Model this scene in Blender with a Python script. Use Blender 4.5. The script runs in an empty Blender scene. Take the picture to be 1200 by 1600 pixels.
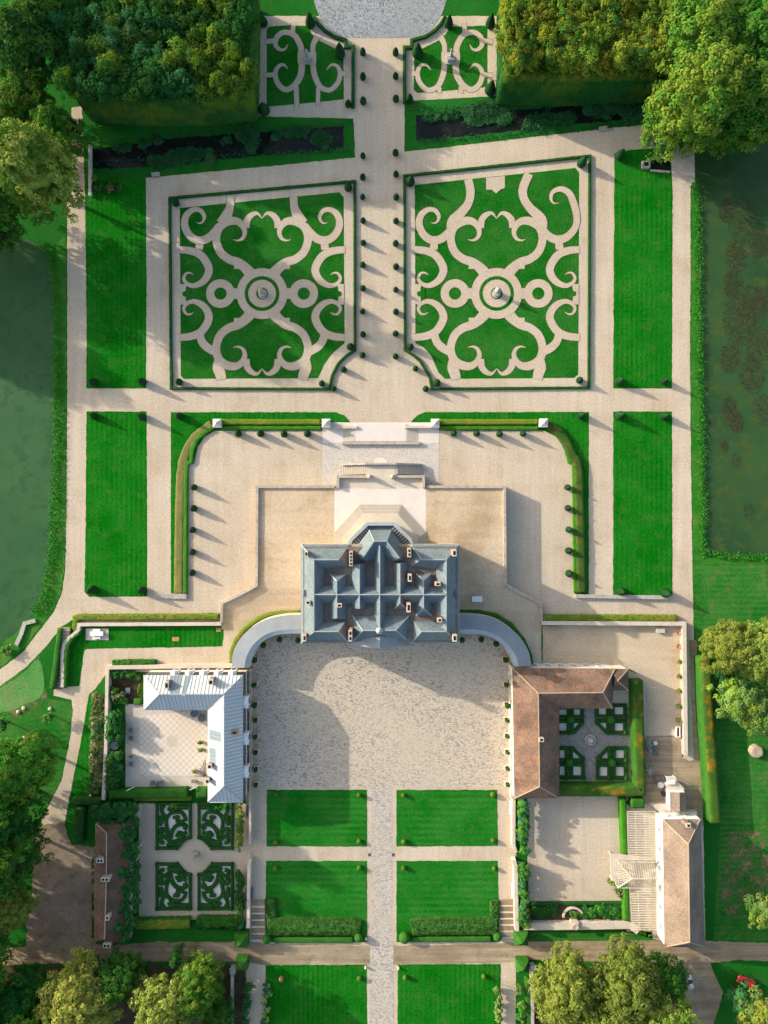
import bpy, math, random
from mathutils import Vector, noise
from mathutils.geometry import tessellate_polygon
R = math.radians
random.seed(7)
scene = bpy.context.scene
COL = scene.collection
# ------------------------------------------------------------------ camera, sky, sun, exposure
S = 0.15                 # metres per photo pixel on the ground
H = 166.67               # flying height of the camera above the ground
cam_d = bpy.data.cameras.new("camera")
cam = bpy.data.objects.new("camera", cam_d); COL.objects.link(cam)
cam.location = (0, 0, H); cam.rotation_euler = (0, 0, 0)
cam_d.sensor_fit = 'VERTICAL'; cam_d.angle_y = 2*math.atan(120.0/H)
cam_d.clip_start = 1; cam_d.clip_end = 3000
scene.camera = cam
SUN_EL = 18.5
SUN_DX, SUN_DY = 0.909, -0.417          # the way the light travels over the ground
world = bpy.data.worlds.new("World"); scene.world = world; world.use_nodes = True
nt = world.node_tree; nt.nodes.clear()
sky = nt.nodes.new('ShaderNodeTexSky'); sky.sky_type = 'NISHITA'; sky.sun_disc = False
sky.sun_elevation = R(SUN_EL); sky.sun_rotation = math.atan2(-SUN_DX, -SUN_DY)
sky.air_density = 1.0; sky.dust_density = 3.0; sky.ozone_density = 0.4
bg = nt.nodes.new('ShaderNodeBackground'); bg.inputs['Strength'].default_value = 0.15
wo = nt.nodes.new('ShaderNodeOutputWorld')
nt.links.new(sky.outputs[0], bg.inputs[0]); nt.links.new(bg.outputs[0], wo.inputs[0])
sun_d = bpy.data.lights.new("sun", 'SUN'); sun_d.energy = 3.2; sun_d.angle = R(0.53); sun_d.color = (1.0, 0.90, 0.76)
sun = bpy.data.objects.new("sun", sun_d); COL.objects.link(sun)
ce = math.cos(R(SUN_EL))
sun.rotation_euler = Vector((SUN_DX*ce, SUN_DY*ce, -math.sin(R(SUN_EL)))).to_track_quat('-Z', 'Y').to_euler()
scene.view_settings.view_transform = 'Standard'; scene.view_settings.look = 'None'
scene.view_settings.exposure = 1.0; scene.view_settings.gamma = 1.0; scene.view_settings.use_curve_mapping = False
scene.cycles.max_bounces = 6; scene.cycles.transparent_max_bounces = 8

# ------------------------------------------------------------------ helpers
def P(px, py, z=0.0):
    """photo pixel of a point that stands z above the ground -> its place in metres"""
    k = (H-z)/H*S
    return ((px-600)*k, (800-py)*k, z)
def W(pts, z=0.0):
    return [P(p[0], p[1], z)[:2] for p in pts]

def tag(o, label=None, cat=None, group=None, kind=None):
    if label: o['label'] = label
    if cat: o['category'] = cat
    if group: o['group'] = group
    if kind: o['kind'] = kind
    return o
def empty(name, loc, label, cat, group=None, rz=0):
    o = bpy.data.objects.new(name, None); COL.objects.link(o)
    o.location = loc; o.rotation_euler = (0, 0, rz); o.empty_display_size = .2
    return tag(o, label, cat, group)
def dup(o, parent=None):
    c = o.copy(); COL.objects.link(c); c.parent = parent
    for ch in list(o.children): dup(ch, c)
    return c
ORD = ['first','second','third','fourth','fifth','sixth','seventh','eighth','ninth','tenth','eleventh','twelfth',
       'thirteenth','fourteenth','fifteenth','sixteenth','seventeenth','eighteenth','nineteenth','twentieth','twenty-first','twenty-second']

class MB:
    def __init__(s): s.v = []; s.f = []; s.m = []
    def add(s, vs, fs, m=0):
        b = len(s.v); s.v += [tuple(v) for v in vs]
        s.f += [tuple(i+b for i in f) for f in fs]; s.m += [m]*len(fs)
    def poly(s, pts, z, m=0):
        vs = [(p[0], p[1], z) for p in pts]
        tris = tessellate_polygon([[Vector(v) for v in vs]])
        out = []
        for t in tris:
            a, b, c = (vs[i] for i in t)
            cr = (b[0]-a[0])*(c[1]-a[1])-(b[1]-a[1])*(c[0]-a[0])
            out.append(tuple(t) if cr > 0 else tuple(reversed(t)))
        s.add(vs, out, m)
    def prism(s, pts, z0, z1, m=0, mtop=None):
        area = sum(pts[i][0]*pts[(i+1) % len(pts)][1]-pts[(i+1) % len(pts)][0]*pts[i][1] for i in range(len(pts)))
        if area < 0: pts = list(reversed(pts))
        n = len(pts)
        s.add([(p[0], p[1], z0) for p in pts]+[(p[0], p[1], z1) for p in pts],
              [(i, (i+1) % n, n+(i+1) % n, n+i) for i in range(n)], m)
        s.poly(pts, z1, m if mtop is None else mtop)
    def box(s, c, d, rz=0, m=0):
        """c = centre of the base, d = full size"""
        x, y, z = d[0]/2, d[1]/2, d[2]; ca, sa = math.cos(rz), math.sin(rz)
        vs = [(c[0]+a*ca-b*sa, c[1]+a*sa+b*ca, c[2]+h) for h in (0, z) for a, b in ((-x,-y),(x,-y),(x,y),(-x,y))]
        s.add(vs, [(3,2,1,0),(4,5,6,7),(0,1,5,4),(1,2,6,5),(2,3,7,6),(3,0,4,7)], m)
    def frustum(s, c, d0, d1, h, rz=0, m=0):
        ca, sa = math.cos(rz), math.sin(rz)
        vs = []
        for (dx, dy), z in ((d0, 0), (d1, h)):
            for a, b in ((-dx/2,-dy/2),(dx/2,-dy/2),(dx/2,dy/2),(-dx/2,dy/2)):
                vs.append((c[0]+a*ca-b*sa, c[1]+a*sa+b*ca, c[2]+z))
        s.add(vs, [(3,2,1,0),(4,5,6,7),(0,1,5,4),(1,2,6,5),(2,3,7,6),(3,0,4,7)], m)
    def lathe(s, c, prof, n=12, m=0, jit=0):
        vs = []; fs = []
        for j, (r, z) in enumerate(prof):
            for i in range(n):
                a = 2*math.pi*i/n; q = r*(1+random.uniform(-jit, jit))
                vs.append((c[0]+q*math.cos(a), c[1]+q*math.sin(a), c[2]+z))
        for j in range(len(prof)-1):
            for i in range(n):
                k = (i+1) % n
                fs.append((j*n+i, j*n+k, (j+1)*n+k, (j+1)*n+i))
        fs.append(tuple((len(prof)-1)*n+i for i in range(n)))
        s.add(vs, fs, m)
    def tube(s, p, r, n=7, m=0):
        """limb through points p with radii r"""
        vs = []; fs = []
        for j, q in enumerate(p):
            d = Vector(p[min(j+1, len(p)-1)])-Vector(p[max(j-1, 0)])
            if d.length < 1e-6: d = Vector((0, 0, 1))
            d.normalize()
            u = d.orthogonal().normalized(); w = d.cross(u)
            for i in range(n):
                a = 2*math.pi*i/n
                vs.append(tuple(Vector(q)+(u*math.cos(a)+w*math.sin(a))*r[j]))
        for j in range(len(p)-1):
            for i in range(n):
                k = (i+1) % n
                fs.append((j*n+i, j*n+k, (j+1)*n+k, (j+1)*n+i))
        fs.append(tuple(range(n))[::-1]); fs.append(tuple((len(p)-1)*n+i for i in range(n)))
        s.add(vs, fs, m)
    def bar(s, a, b, w, h, m=0):
        """square bar from a to b"""
        a = Vector(a); b = Vector(b); d = (b-a).normalized()
        u = Vector((-d.y, d.x, 0))
        if u.length < 1e-4: u = Vector((1, 0, 0))
        u = u.normalized()*w/2; t = d.cross(u).normalized()*h/2
        if t.z < 0: t = -t
        vs = [p+q for p in (a, b) for q in (-u-t, u-t, u+t, -u+t)]
        s.add(vs, [(0,1,2,3),(7,6,5,4),(0,4,5,1),(1,5,6,2),(2,6,7,3),(3,7,4,0)], m)
    def build(s, name, mats, parent=None, smooth=False):
        me = bpy.data.meshes.new(name); me.from_pydata(s.v, [], s.f)
        for m in (mats if isinstance(mats, (list, tuple)) else [mats]): me.materials.append(m)
        me.polygons.foreach_set('material_index', s.m)
        if smooth: me.polygons.foreach_set('use_smooth', [True]*len(s.f))
        me.update()
        o = bpy.data.objects.new(name, me); COL.objects.link(o)
        if parent is not None: o.parent = parent
        return o

def catmull(pts, n=6, closed=False):
    out = []; N = len(pts)
    rng = N if closed else N-1
    for i in range(rng):
        if closed: a, b, c, d = (pts[(i+k) % N] for k in (-1, 0, 1, 2))
        else: a, b, c, d = pts[max(i-1, 0)], pts[i], pts[i+1], pts[min(i+2, N-1)]
        for j in range(n):
            t = j/n
            out.append(tuple(.5*((2*q)+(r-p)*t+(2*p-5*q+4*r-e)*t*t+(3*q-p-3*r+e)*t**3) for p, q, r, e in zip(a, b, c, d)))
    if not closed: out.append(tuple(pts[-1]))
    return out
def rough(pts, step=1.2, amp=.10, closed=True):
    """walk an outline (metres) in short steps and let it wander a little, as a turf edge does"""
    out = []; n = len(pts)
    for i in range(n if closed else n-1):
        a, b = pts[i], pts[(i+1) % n]
        L = math.hypot(b[0]-a[0], b[1]-a[1]); k = max(1, int(L/step))
        nx, ny = (-(b[1]-a[1])/L, (b[0]-a[0])/L) if L > 1e-6 else (0, 0)
        for j in range(k):
            t = j/k; x = a[0]+(b[0]-a[0])*t; y = a[1]+(b[1]-a[1])*t
            d = 0 if j == 0 else amp*(noise.noise(Vector((x*.9, y*.9, 3)))+.6*noise.noise(Vector((x*2.7, y*2.7, 9))))
            out.append((x+nx*d, y+ny*d))
    if not closed: out.append(tuple(pts[-1]))
    return out
def ribbon(mb, pts, z, m=0, n=7, px=True, dz=.002):
    """tapering band; pts = (x, y, width) in photo pixels"""
    c = catmull([(float(a), float(b), float(w)) for a, b, w in pts], n)
    L = []; N = len(c)
    for i, (x, y, w) in enumerate(c):
        x0, y0 = c[max(i-1, 0)][:2]; x1, y1 = c[min(i+1, N-1)][:2]
        l = math.hypot(x1-x0, y1-y0) or 1
        nx, ny = -(y1-y0)/l, (x1-x0)/l; h = max(w, .3)/2
        for s_ in (1, -1):
            q = P(x+nx*h*s_, y+ny*h*s_, z)
            L.append((q[0], q[1], z+dz*i/N))
    mb.add(L, [(2*i, 2*i+2, 2*i+3, 2*i+1) for i in range(N-1)], m)
def disc(mb, px, py, r, z, m=0, n=40, inner=0):
    c = P(px, py, z); r *= S; inner *= S
    a = [2*math.pi*i/n for i in range(n)]
    if inner <= 0:
        mb.add([(c[0]+r*math.cos(t), c[1]+r*math.sin(t), z) for t in a], [tuple(range(n))], m)
    else:
        mb.add([(c[0]+q*math.cos(t), c[1]+q*math.sin(t), z) for q in (inner, r) for t in a],
               [(i, n+i, n+(i+1) % n, (i+1) % n) for i in range(n)], m)

# ------------------------------------------------------------------ materials
class N:
    def __init__(s, name):
        s.mat = bpy.data.materials.new(name); s.mat.use_nodes = True
        s.t = s.mat.node_tree; s.bs = s.t.nodes['Principled BSDF']; s.out = s.t.nodes['Material Output']
    def n(s, typ, **kw):
        x = s.t.nodes.new(typ)
        for k, v in kw.items(): setattr(x, k, v)
        return x
    def l(s, a, b): s.t.links.new(a, b)
    def pos(s, coord):
        if coord == 'pos': return s.n('ShaderNodeNewGeometry').outputs['Position']
        return s.n('ShaderNodeTexCoord').outputs['Object']
    def noise(s, v, scale, detail=4, rough=.6):
        x = s.n('ShaderNodeTexNoise'); x.inputs['Scale'].default_value = scale; x.inputs['Detail'].default_value = detail
        x.inputs['Roughness'].default_value = rough; s.l(v, x.inputs['Vector']); return x.outputs['Fac']
    def ramp(s, f, lo, hi, a=0.0, b=1.0):
        x = s.n('ShaderNodeMapRange'); x.clamp = True
        for k, q in zip(('From Min','From Max','To Min','To Max'), (lo, hi, a, b)): x.inputs[k].default_value = q
        s.l(f, x.inputs['Value']); return x.outputs[0]
    def mix(s, f, a, b, mode='MIX'):
        x = s.n('ShaderNodeMix'); x.data_type = 'RGBA'; x.blend_type = mode
        for k, q in ((0, f), (6, a), (7, b)):
            if isinstance(q, (int, float)): x.inputs[k].default_value = q
            elif isinstance(q, tuple): x.inputs[k].default_value = (*q, 1)
            else: s.l(q, x.inputs[k])
        return x.outputs[2]
    def math(s, op, a, b=0.0):
        x = s.n('ShaderNodeMath'); x.operation = op
        for k, q in ((0, a), (1, b)):
            if isinstance(q, (int, float)): x.inputs[k].default_value = q
            else: s.l(q, x.inputs[k])
        return x.outputs[0]
    def bump(s, h, strength, dist=.1):
        x = s.n('ShaderNodeBump'); x.inputs['Strength'].default_value = strength; x.inputs['Distance'].default_value = dist
        s.l(h, x.inputs['Height']); s.l(x.outputs[0], s.bs.inputs['Normal'])
    def fin(s, col, rough=.9, spec=.2):
        s.l(col, s.bs.inputs['Base Color']) if not isinstance(col, tuple) else setattr(s.bs.inputs['Base Color'], 'default_value', (*col, 1))
        s.bs.inputs['Roughness'].default_value = rough
        s.bs.inputs['Specular IOR Level'].default_value = spec
        return s.mat

def surf(name, c1, c2, scale=.15, c3=None, s3=1.2, k3=.5, grain=.25, gs=6.0, rough=.9, spec=.08, bump=.3, bs=5.0, bd=.05, coord='pos', rnd=0.0, streak=None):
    """weathered surface: two tones in broad patches, a third in small ones, fine grain, bump"""
    m = N(name); v = m.pos(coord)
    f = m.ramp(m.noise(v, scale, 5), .36, .64)
    c = m.mix(f, c1, c2)
    if c3: c = m.mix(m.math('MULTIPLY', m.ramp(m.noise(v, s3, 5, .65), .5, .68), k3), c, c3)
    g = m.ramp(m.noise(v, gs, 3, .7), .25, .75, 1-grain, 1+grain)
    if streak:   # wheel tracks and rake marks run one way
        mp = m.n('ShaderNodeMapping'); mp.inputs['Scale'].default_value = (streak[0], streak[1], 1); m.l(v, mp.inputs[0])
        g = m.math('MULTIPLY', g, m.ramp(m.noise(mp.outputs[0], 1.0, 4, .6), .3, .7, 1-streak[2], 1+streak[2]))
    cc = m.n('ShaderNodeCombineColor')
    for i in range(3): m.l(g, cc.inputs[i])
    c = m.mix(1.0, c, cc.outputs[0], 'MULTIPLY')
    if rnd:
        hs = m.n('ShaderNodeHueSaturation'); oi = m.n('ShaderNodeObjectInfo')
        m.l(m.ramp(oi.outputs['Random'], 0, 1, .5-rnd*.10, .5+rnd*.06), hs.inputs['Hue'])
        r2 = m.math('FRACT', m.math('MULTIPLY', oi.outputs['Random'], 7.31))
        m.l(m.ramp(r2, 0, 1, 1-rnd, 1+rnd), hs.inputs['Value'])
        m.l(c, hs.inputs['Color']); c = hs.outputs[0]
    if bump: m.bump(m.noise(v, bs, 4, .7), bump, bd)
    return m.fin(c, rough, spec)

def lawn(name, c1, c2, period, axis, k=.12, patch=None):
    m = N(name); v = m.pos('pos')
    sep = m.n('ShaderNodeSeparateXYZ'); m.l(v, sep.inputs[0])
    w = m.math('MULTIPLY', m.noise(v, .35, 2), .5)
    a = m.math('ADD', sep.outputs[axis], w)
    st = m.math('SINE', m.math('MULTIPLY', a, 2*math.pi/period))
    c = m.mix(m.ramp(m.noise(v, .12, 5), .35, .65), c1, c2)
    amp = m.math('MULTIPLY', m.ramp(m.noise(v, .08, 2), .35, .65), k)
    g = m.math('ADD', m.math('MULTIPLY', st, amp), m.ramp(m.noise(v, 1.8, 7, .85), .25, .75, .40, 1.60))
    cc = m.n('ShaderNodeCombineColor')
    for i in range(3): m.l(g, cc.inputs[i])
    c = m.mix(1.0, c, cc.outputs[0], 'MULTIPLY')
    c = m.mix(m.math('MULTIPLY', m.ramp(m.noise(v, .33, 7, .72), .50, .70), .55), c, patch or (.060, .155, .028))
    m.bump(m.noise(v, 2.4, 5, .8), .8, .30)
    return m.fin(c, .95, 0.0)

MT = {}
MT['ground'] = surf('rough_grass', (.006,.110,.008), (.016,.145,.014), .06, (.06,.09,.03), .25, .25, .35, 3.0, bump=.6, bs=2.5, bd=.2)
MT['lawn'] = lawn('mown_turf', (.003,.130,.004), (.014,.168,.012), 1.15, 0, .2)
MT['lawn_cross'] = lawn('mown_turf_cross', (.006,.142,.008), (.026,.182,.022), 1.5, 1, .2)
MT['turf'] = lawn('parterre_turf', (.005,.118,.006), (.026,.155,.020), .9, 0, .06)
MT['meadow'] = lawn('rough_meadow', (.014,.140,.014), (.045,.180,.030), 1.3, 1, .16, (.15,.17,.06))
MT['bank'] = surf('pond_bank_grass', (.018,.150,.010), (.040,.190,.018), .15, (.15,.17,.06), .3, .45, .4, 3, bump=.6, bs=3, bd=.2)
MT['gravel'] = surf(streak=(.8, .045, .075), name='pale_gravel', c1=(.49,.405,.300), c2=(.54,.455,.345), scale=.05, c3=(.41,.32,.215), s3=.13, k3=.55, grain=.22, gs=2.4, bump=.45, bs=7, bd=.03)
MT['gravel_scroll'] = surf('raked_gravel', (.46,.375,.28), (.51,.42,.32), .1, (.40,.315,.215), .3, .3, .20, 2.6, bump=.4, bs=8, bd=.03)
MT['gravel_tan'] = surf(streak=(.05, .5, .08), name='tan_gravel', c1=(.50,.400,.275), c2=(.55,.445,.315), scale=.05, c3=(.36,.26,.15), s3=.07, k3=.75, grain=.22, gs=2.4, bump=.4, bs=7, bd=.03)
MT['slope'] = surf('bright_slope_grass', (.060,.230,.045), (.115,.270,.075), .15, (.22,.20,.09), .12, .5, .4, 2.5, bump=.7, bs=2.5, bd=.2)
MT['patchy'] = surf('worn_patches', (.15,.13,.06), (.20,.16,.08), .3, (.06,.11,.03), .6, .5, .35, 2.5, bump=.4, bs=3, bd=.1)
def worn(mat):
    """only the worn clumps are there; between them the grass below shows"""
    t_ = mat.node_tree; bs = t_.nodes['Principled BSDF']; out = t_.nodes['Material Output']
    g_ = t_.nodes.new('ShaderNodeNewGeometry'); n_ = t_.nodes.new('ShaderNodeTexNoise'); n_.inputs['Scale'].default_value = .42; n_.inputs['Detail'].default_value = 8; n_.inputs['Roughness'].default_value = .75
    t_.links.new(g_.outputs['Position'], n_.inputs['Vector'])
    r_ = t_.nodes.new('ShaderNodeMapRange'); r_.inputs['From Min'].default_value = .47; r_.inputs['From Max'].default_value = .58; t_.links.new(n_.outputs['Fac'], r_.inputs['Value'])
    tr_ = t_.nodes.new('ShaderNodeBsdfTransparent'); m_ = t_.nodes.new('ShaderNodeMixShader')
    t_.links.new(r_.outputs[0], m_.inputs[0]); t_.links.new(tr_.outputs[0], m_.inputs[1]); t_.links.new(bs.outputs[0], m_.inputs[2]); t_.links.new(m_.outputs[0], out.inputs[0])
worn(MT['patchy'])
MT['stump_stone'] = surf('old_well_stone', (.36,.29,.19), (.44,.36,.25), .8, (.20,.15,.09), 1.6, .6, .25, 4, bump=.4, coord='obj')
MT['yard_tan'] = surf('tan_floor', (.46,.39,.28), (.52,.45,.33), .3, (.26,.24,.16), .5, .5, .2, 3, bump=.2)
MT['turf_edge_shade'] = surf('cut_turf_edge_shade', (.13,.085,.045), (.07,.075,.025), .5, None, grain=.3, bump=.2)  # soil-brown cut line, doubling as the painted shadow along the turf edge
MT['dirt'] = surf(streak=(.035, .9, .28), name='trodden_dirt', c1=(.25,.185,.12), c2=(.36,.285,.19), scale=.08, c3=(.15,.12,.06), s3=.3, k3=.55, grain=.22, gs=3.0, bump=.4, bs=4, bd=.05)
MT['yard'] = surf('grey_stony_yard', (.20,.155,.11), (.29,.235,.17), .12, (.11,.085,.05), .5, .6, .25, 3.0, bump=.4, bs=4, bd=.06)
MT['soil'] = surf('bed_soil', (.055,.04,.022), (.10,.07,.04), .6, (.03,.06,.015), 1.2, .6, .3, 4.0, bump=.6, bs=4, bd=.08)
MT['white_paving'] = surf('white_gravel_paving', (.64,.58,.52), (.69,.63,.57), .2, (.55,.48,.42), .8, .4, .08, 5.0, bump=.1)
MT['stone'] = surf('pale_limestone', (.50,.43,.34), (.40,.35,.29), .5, (.16,.14,.11), 1.4, .65, .18, 5.0, bump=.35, bs=5, bd=.04)
MT['stone_light'] = surf('clean_limestone', (.60,.53,.43), (.52,.46,.38), .4, (.36,.31,.25), 1.4, .4, .10, 5.0, bump=.2, bs=6, bd=.03)
MT['grey_stone'] = surf('weathered_stone', (.36,.34,.31), (.46,.43,.38), .7, (.14,.14,.12), 1.8, .6, .25, 6.0, bump=.4, bs=6, bd=.04, coord='obj')
MT['plaster'] = surf('cream_plaster', (.66,.60,.50), (.72,.66,.57), .3, (.5,.43,.34), .9, .3, .06, 4, bump=.1)
MT['slate'] = surf('blue_slate', (.135,.180,.200), (.172,.215,.232), .35, (.098,.13,.143), .9, .6, .32, 3.0, rough=.6, spec=.2, bump=.12, bs=8, bd=.02)
MT['slate_dark'] = surf('dark_slate', (.075,.085,.092), (.105,.115,.12), .5, None, grain=.2, rough=.5, spec=.4, bump=.12, bs=8, bd=.02)
MT['lead'] = surf('valley_lead', (.14,.125,.11), (.22,.19,.155), .5, (.09,.075,.06), 1.5, .5, .25, 5, rough=.6, bump=.15)
MT['cap'] = surf('ridge_lead', (.30,.36,.38), (.36,.42,.44), .6, None, grain=.12, rough=.5, spec=.4, bump=0)
MT['zinc'] = surf('pale_zinc', (.49,.52,.53), (.55,.575,.58), .22, (.40,.45,.47), .45, .5, .08, 4, rough=.55, spec=.25, bump=.04)
MT['zinc_seam'] = surf('zinc_seam', (.27,.33,.37), (.31,.37,.41), .4, None, grain=.05, rough=.45, spec=.4, bump=0)
MT['zinc_patch'] = surf('zinc_patch', (.17,.22,.24), (.20,.25,.27), .3, None, grain=.05, rough=.4, spec=.5, bump=0)
MT['tile'] = surf('old_clay_tile', (.115,.080,.062), (.225,.145,.105), .16, (.33,.16,.085), .5, .6, .42, 2.6, bump=.5, bs=4, bd=.06)
MT['tile_pale'] = surf('pale_clay_tile', (.180,.140,.110), (.260,.205,.160), .2, (.28,.19,.125), .6, .4, .40, 2.6, bump=.5, bs=4, bd=.06)
MT['tile_moss'] = surf('mossy_tile', (.095,.060,.042), (.155,.10,.07), .4, (.03,.045,.02), .8, .7, .35, 3.5, bump=.6, bs=3.5, bd=.09)
MT['ridge_tile'] = surf('ridge_tile', (.40,.32,.25), (.46,.36,.24), .5, (.50,.27,.09), 1.2, .5, .2, 4, bump=.2)
MT['brick'] = surf('orange_brick', (.42,.20,.11), (.50,.27,.16), 1.2, (.25,.12,.08), 2.5, .5, .2, 6, bump=.2)
MT['flue'] = surf('sooty_flue', (.012,.011,.010), (.02,.018,.016), 1, None, bump=0)
MT['white_paint'] = surf('white_paint', (.74,.74,.72), (.79,.78,.76), .6, None, grain=.04, rough=.5, bump=0)
MT['window'] = surf('window_glass', (.03,.04,.045), (.05,.06,.065), 1, None, grain=.1, rough=.12, spec=.6, bump=0)
MT['wood'] = surf('grey_wood', (.20,.16,.12), (.28,.23,.18), 1.5, None, grain=.25, bump=.2)
MT['iron'] = surf('dark_iron', (.03,.03,.03), (.05,.05,.05), 1.5, None, grain=.2, rough=.5, bump=0)
MT['terracotta'] = surf('terracotta', (.42,.20,.12), (.50,.27,.17), 2, None, grain=.15, bump=.1, coord='obj')
MT['tub'] = surf('cream_tub', (.62,.52,.36), (.68,.58,.42), 2, None, grain=.08, bump=0, coord='obj')
MT['red'] = surf('red_paint', (.62,.02,.012), (.66,.03,.015), 1, None, grain=.04, rough=.25, spec=.6, bump=0)
MT['rubber'] = surf('rubber', (.015,.015,.015), (.025,.025,.025), 2, None, bump=0)
MT['cushion'] = surf('blue_grey_canvas', (.13,.17,.19), (.16,.20,.22), 2, None, grain=.1, bump=0)
MT['blue'] = surf('blue_plastic', (.10,.28,.50), (.12,.30,.52), 2, None, grain=.05, bump=0)

def cobble(name, size, tones, joint, rows=False):
    m = N(name); v = m.pos('pos')
    if rows:
        mp = m.n('ShaderNodeMapping'); mp.inputs['Scale'].default_value = (.75, 1.25, 1); m.l(v, mp.inputs[0]); vv = mp.outputs[0]
    else: vv = v
    vo = m.n('ShaderNodeTexVoronoi'); vo.inputs['Scale'].default_value = 1/size; m.l(vv, vo.inputs['Vector'])
    if rows: vo.inputs['Randomness'].default_value = .55
    sp = m.n('ShaderNodeSeparateColor'); m.l(vo.outputs['Color'], sp.inputs[0])
    c = m.mix(m.ramp(sp.outputs[0], .0, .8), tones[0], tones[1])
    c = m.mix(m.ramp(sp.outputs[1], .62, .95), c, tones[2])
    c = m.mix(m.ramp(sp.outputs[2], .72, 1.0), c, tones[3])
    c = m.mix(m.math('MULTIPLY', m.ramp(m.noise(v, .07, 4), .42, .62), .55), c, tones[4])
    e = m.n('ShaderNodeTexVoronoi'); e.feature = 'DISTANCE_TO_EDGE'; e.inputs['Scale'].default_value = 1/size; m.l(vv, e.inputs['Vector'])
    if rows: e.inputs['Randomness'].default_value = .55
    c = m.mix(m.ramp(e.outputs['Distance'], .02, .10, .75, 0), c, joint)
    m.bump(m.ramp(e.outputs['Distance'], 0, .25), .5, .05)
    return m.fin(c, .75, .3)
MT['cobble'] = cobble('court_cobbles', .33, ((.43,.38,.31),(.60,.52,.40),(.24,.225,.205),(.64,.52,.33),(.57,.49,.37)), (.29,.25,.20), True)
MT['cobble_path'] = cobble('path_cobbles', .34, ((.40,.365,.32),(.60,.54,.46),(.27,.26,.25),(.60,.50,.36),(.52,.45,.36)), (.28,.25,.21), True)
MT['cobble_pale'] = cobble('pale_cobbles', .45, ((.50,.46,.41),(.60,.55,.48),(.40,.39,.37),(.60,.53,.42),(.58,.53,.46)), (.40,.37,.32))
MT['cobble_blue'] = cobble('blue_grey_cobbles', .36, ((.22,.25,.27),(.36,.385,.395),(.11,.14,.17),(.42,.40,.34),(.27,.295,.305)), (.15,.16,.17))
MT['cobble_dark'] = cobble('grey_paving', .5, ((.22,.205,.185),(.30,.28,.25),(.16,.16,.155),(.30,.27,.22),(.26,.24,.21)), (.15,.14,.12))

def checker():
    m = N('checker_paving'); v = m.pos('pos')
    ch = m.n('ShaderNodeTexChecker'); ch.inputs['Scale'].default_value = 1.33; m.l(v, ch.inputs[0])
    ch.inputs['Color1'].default_value = (.60,.52,.42,1); ch.inputs['Color2'].default_value = (.72,.65,.56,1)
    c = m.mix(m.math('MULTIPLY', m.ramp(m.noise(v, .12, 4), .45, .65), .35), ch.outputs[0], (.62,.50,.36))
    c = m.mix(m.ramp(m.noise(v, 3, 4), .4, .7, 0, .25), c, (.5,.44,.36))
    return m.fin(c, .7, .3)
MT['checker'] = checker()

def water(name, c1, c2, c3, rough, s3, lo, hi, edge_s=.06):
    m = N(name); v = m.pos('pos')
    c = m.mix(m.ramp(m.noise(v, edge_s, 5), .35, .65), c1, c2)
    if c3: c = m.mix(m.ramp(m.noise(v, s3, 7, .72), lo, hi), c, c3)
    g = m.ramp(m.noise(v, 5, 3), .3, .7, .92, 1.08)
    cc = m.n('ShaderNodeCombineColor')
    for i in range(3): m.l(g, cc.inputs[i])
    c = m.mix(1.0, c, cc.outputs[0], 'MULTIPLY')
    m.bump(m.noise(v, 2.2, 3), .05, .05)
    m.bs.inputs['IOR'].default_value = 1.33
    return m.fin(c, rough, .3)
MT['pond_green'] = water('algae_pond', (.024,.090,.028), (.034,.110,.036), (.020,.078,.026), .5, .3, .5, .6)
MT['pond_weed'] = water('weedy_pond', (.022,.064,.022), (.036,.088,.028), (.05,.085,.02), .10, .3, .5, .6)
MT['moat'] = water('dark_moat', (.006,.009,.008), (.012,.014,.013), (.022,.022,.020), .10, .3, .5, .65)

def leaf(name, c1, c2, c3=None, scale=.25, k=.6, rnd=.18, trans=.40, coord='pos', s3=.8, grain=.3):
    """foliage: two greens in clumps, an autumn tone in patches, light coming through"""
    m = N(name); v = m.pos(coord)
    c = m.mix(m.ramp(m.noise(v, scale, 5, .65), .36, .64), c1, c2)
    if c3: c = m.mix(m.math('MULTIPLY', m.ramp(m.noise(v, s3, 4, .6), .50, .66), k), c, c3)
    g = m.ramp(m.noise(v, 4.0, 3, .7), .25, .75, 1-grain, 1+grain)
    cc = m.n('ShaderNodeCombineColor')
    for i in range(3): m.l(g, cc.inputs[i])
    c = m.mix(1.0, c, cc.outputs[0], 'MULTIPLY')
    if rnd:
        hs = m.n('ShaderNodeHueSaturation'); oi = m.n('ShaderNodeObjectInfo')
        m.l(m.ramp(oi.outputs['Random'], 0, 1, .5-rnd*.12, .5+rnd*.08), hs.inputs['Hue'])
        r2 = m.math('FRACT', m.math('MULTIPLY', oi.outputs['Random'], 7.31))
        m.l(m.ramp(r2, 0, 1, 1-rnd, 1+rnd), hs.inputs['Value']); m.l(c, hs.inputs['Color']); c = hs.outputs[0]
    m.fin(c, .7, .08)
    if trans:
        tr = m.n('ShaderNodeBsdfTranslucent'); m.l(c, tr.inputs[0])
        mx = m.n('ShaderNodeMixShader'); mx.inputs[0].default_value = trans
        m.l(m.bs.outputs[0], mx.inputs[1]); m.l(tr.outputs[0], mx.inputs[2]); m.l(mx.outputs[0], m.out.inputs[0])
    else: m.bump(m.noise(v, 4.5, 4, .75), .8, .15)
    return m.mat
LF = {}
LF['dark'] = leaf('leaves_dark', (0.023,0.129,0.022), (0.051,0.215,0.033), (0.070,0.189,0.027), k=.3)
LF['green'] = leaf('leaves_green', (0.058,0.205,0.022), (0.105,0.285,0.034), (0.183,0.270,0.030), k=.4)
LF['bright'] = leaf('leaves_bright', (0.084,0.343,0.022), (0.140,0.429,0.036), (0.281,0.429,0.041), k=.5)
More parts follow.
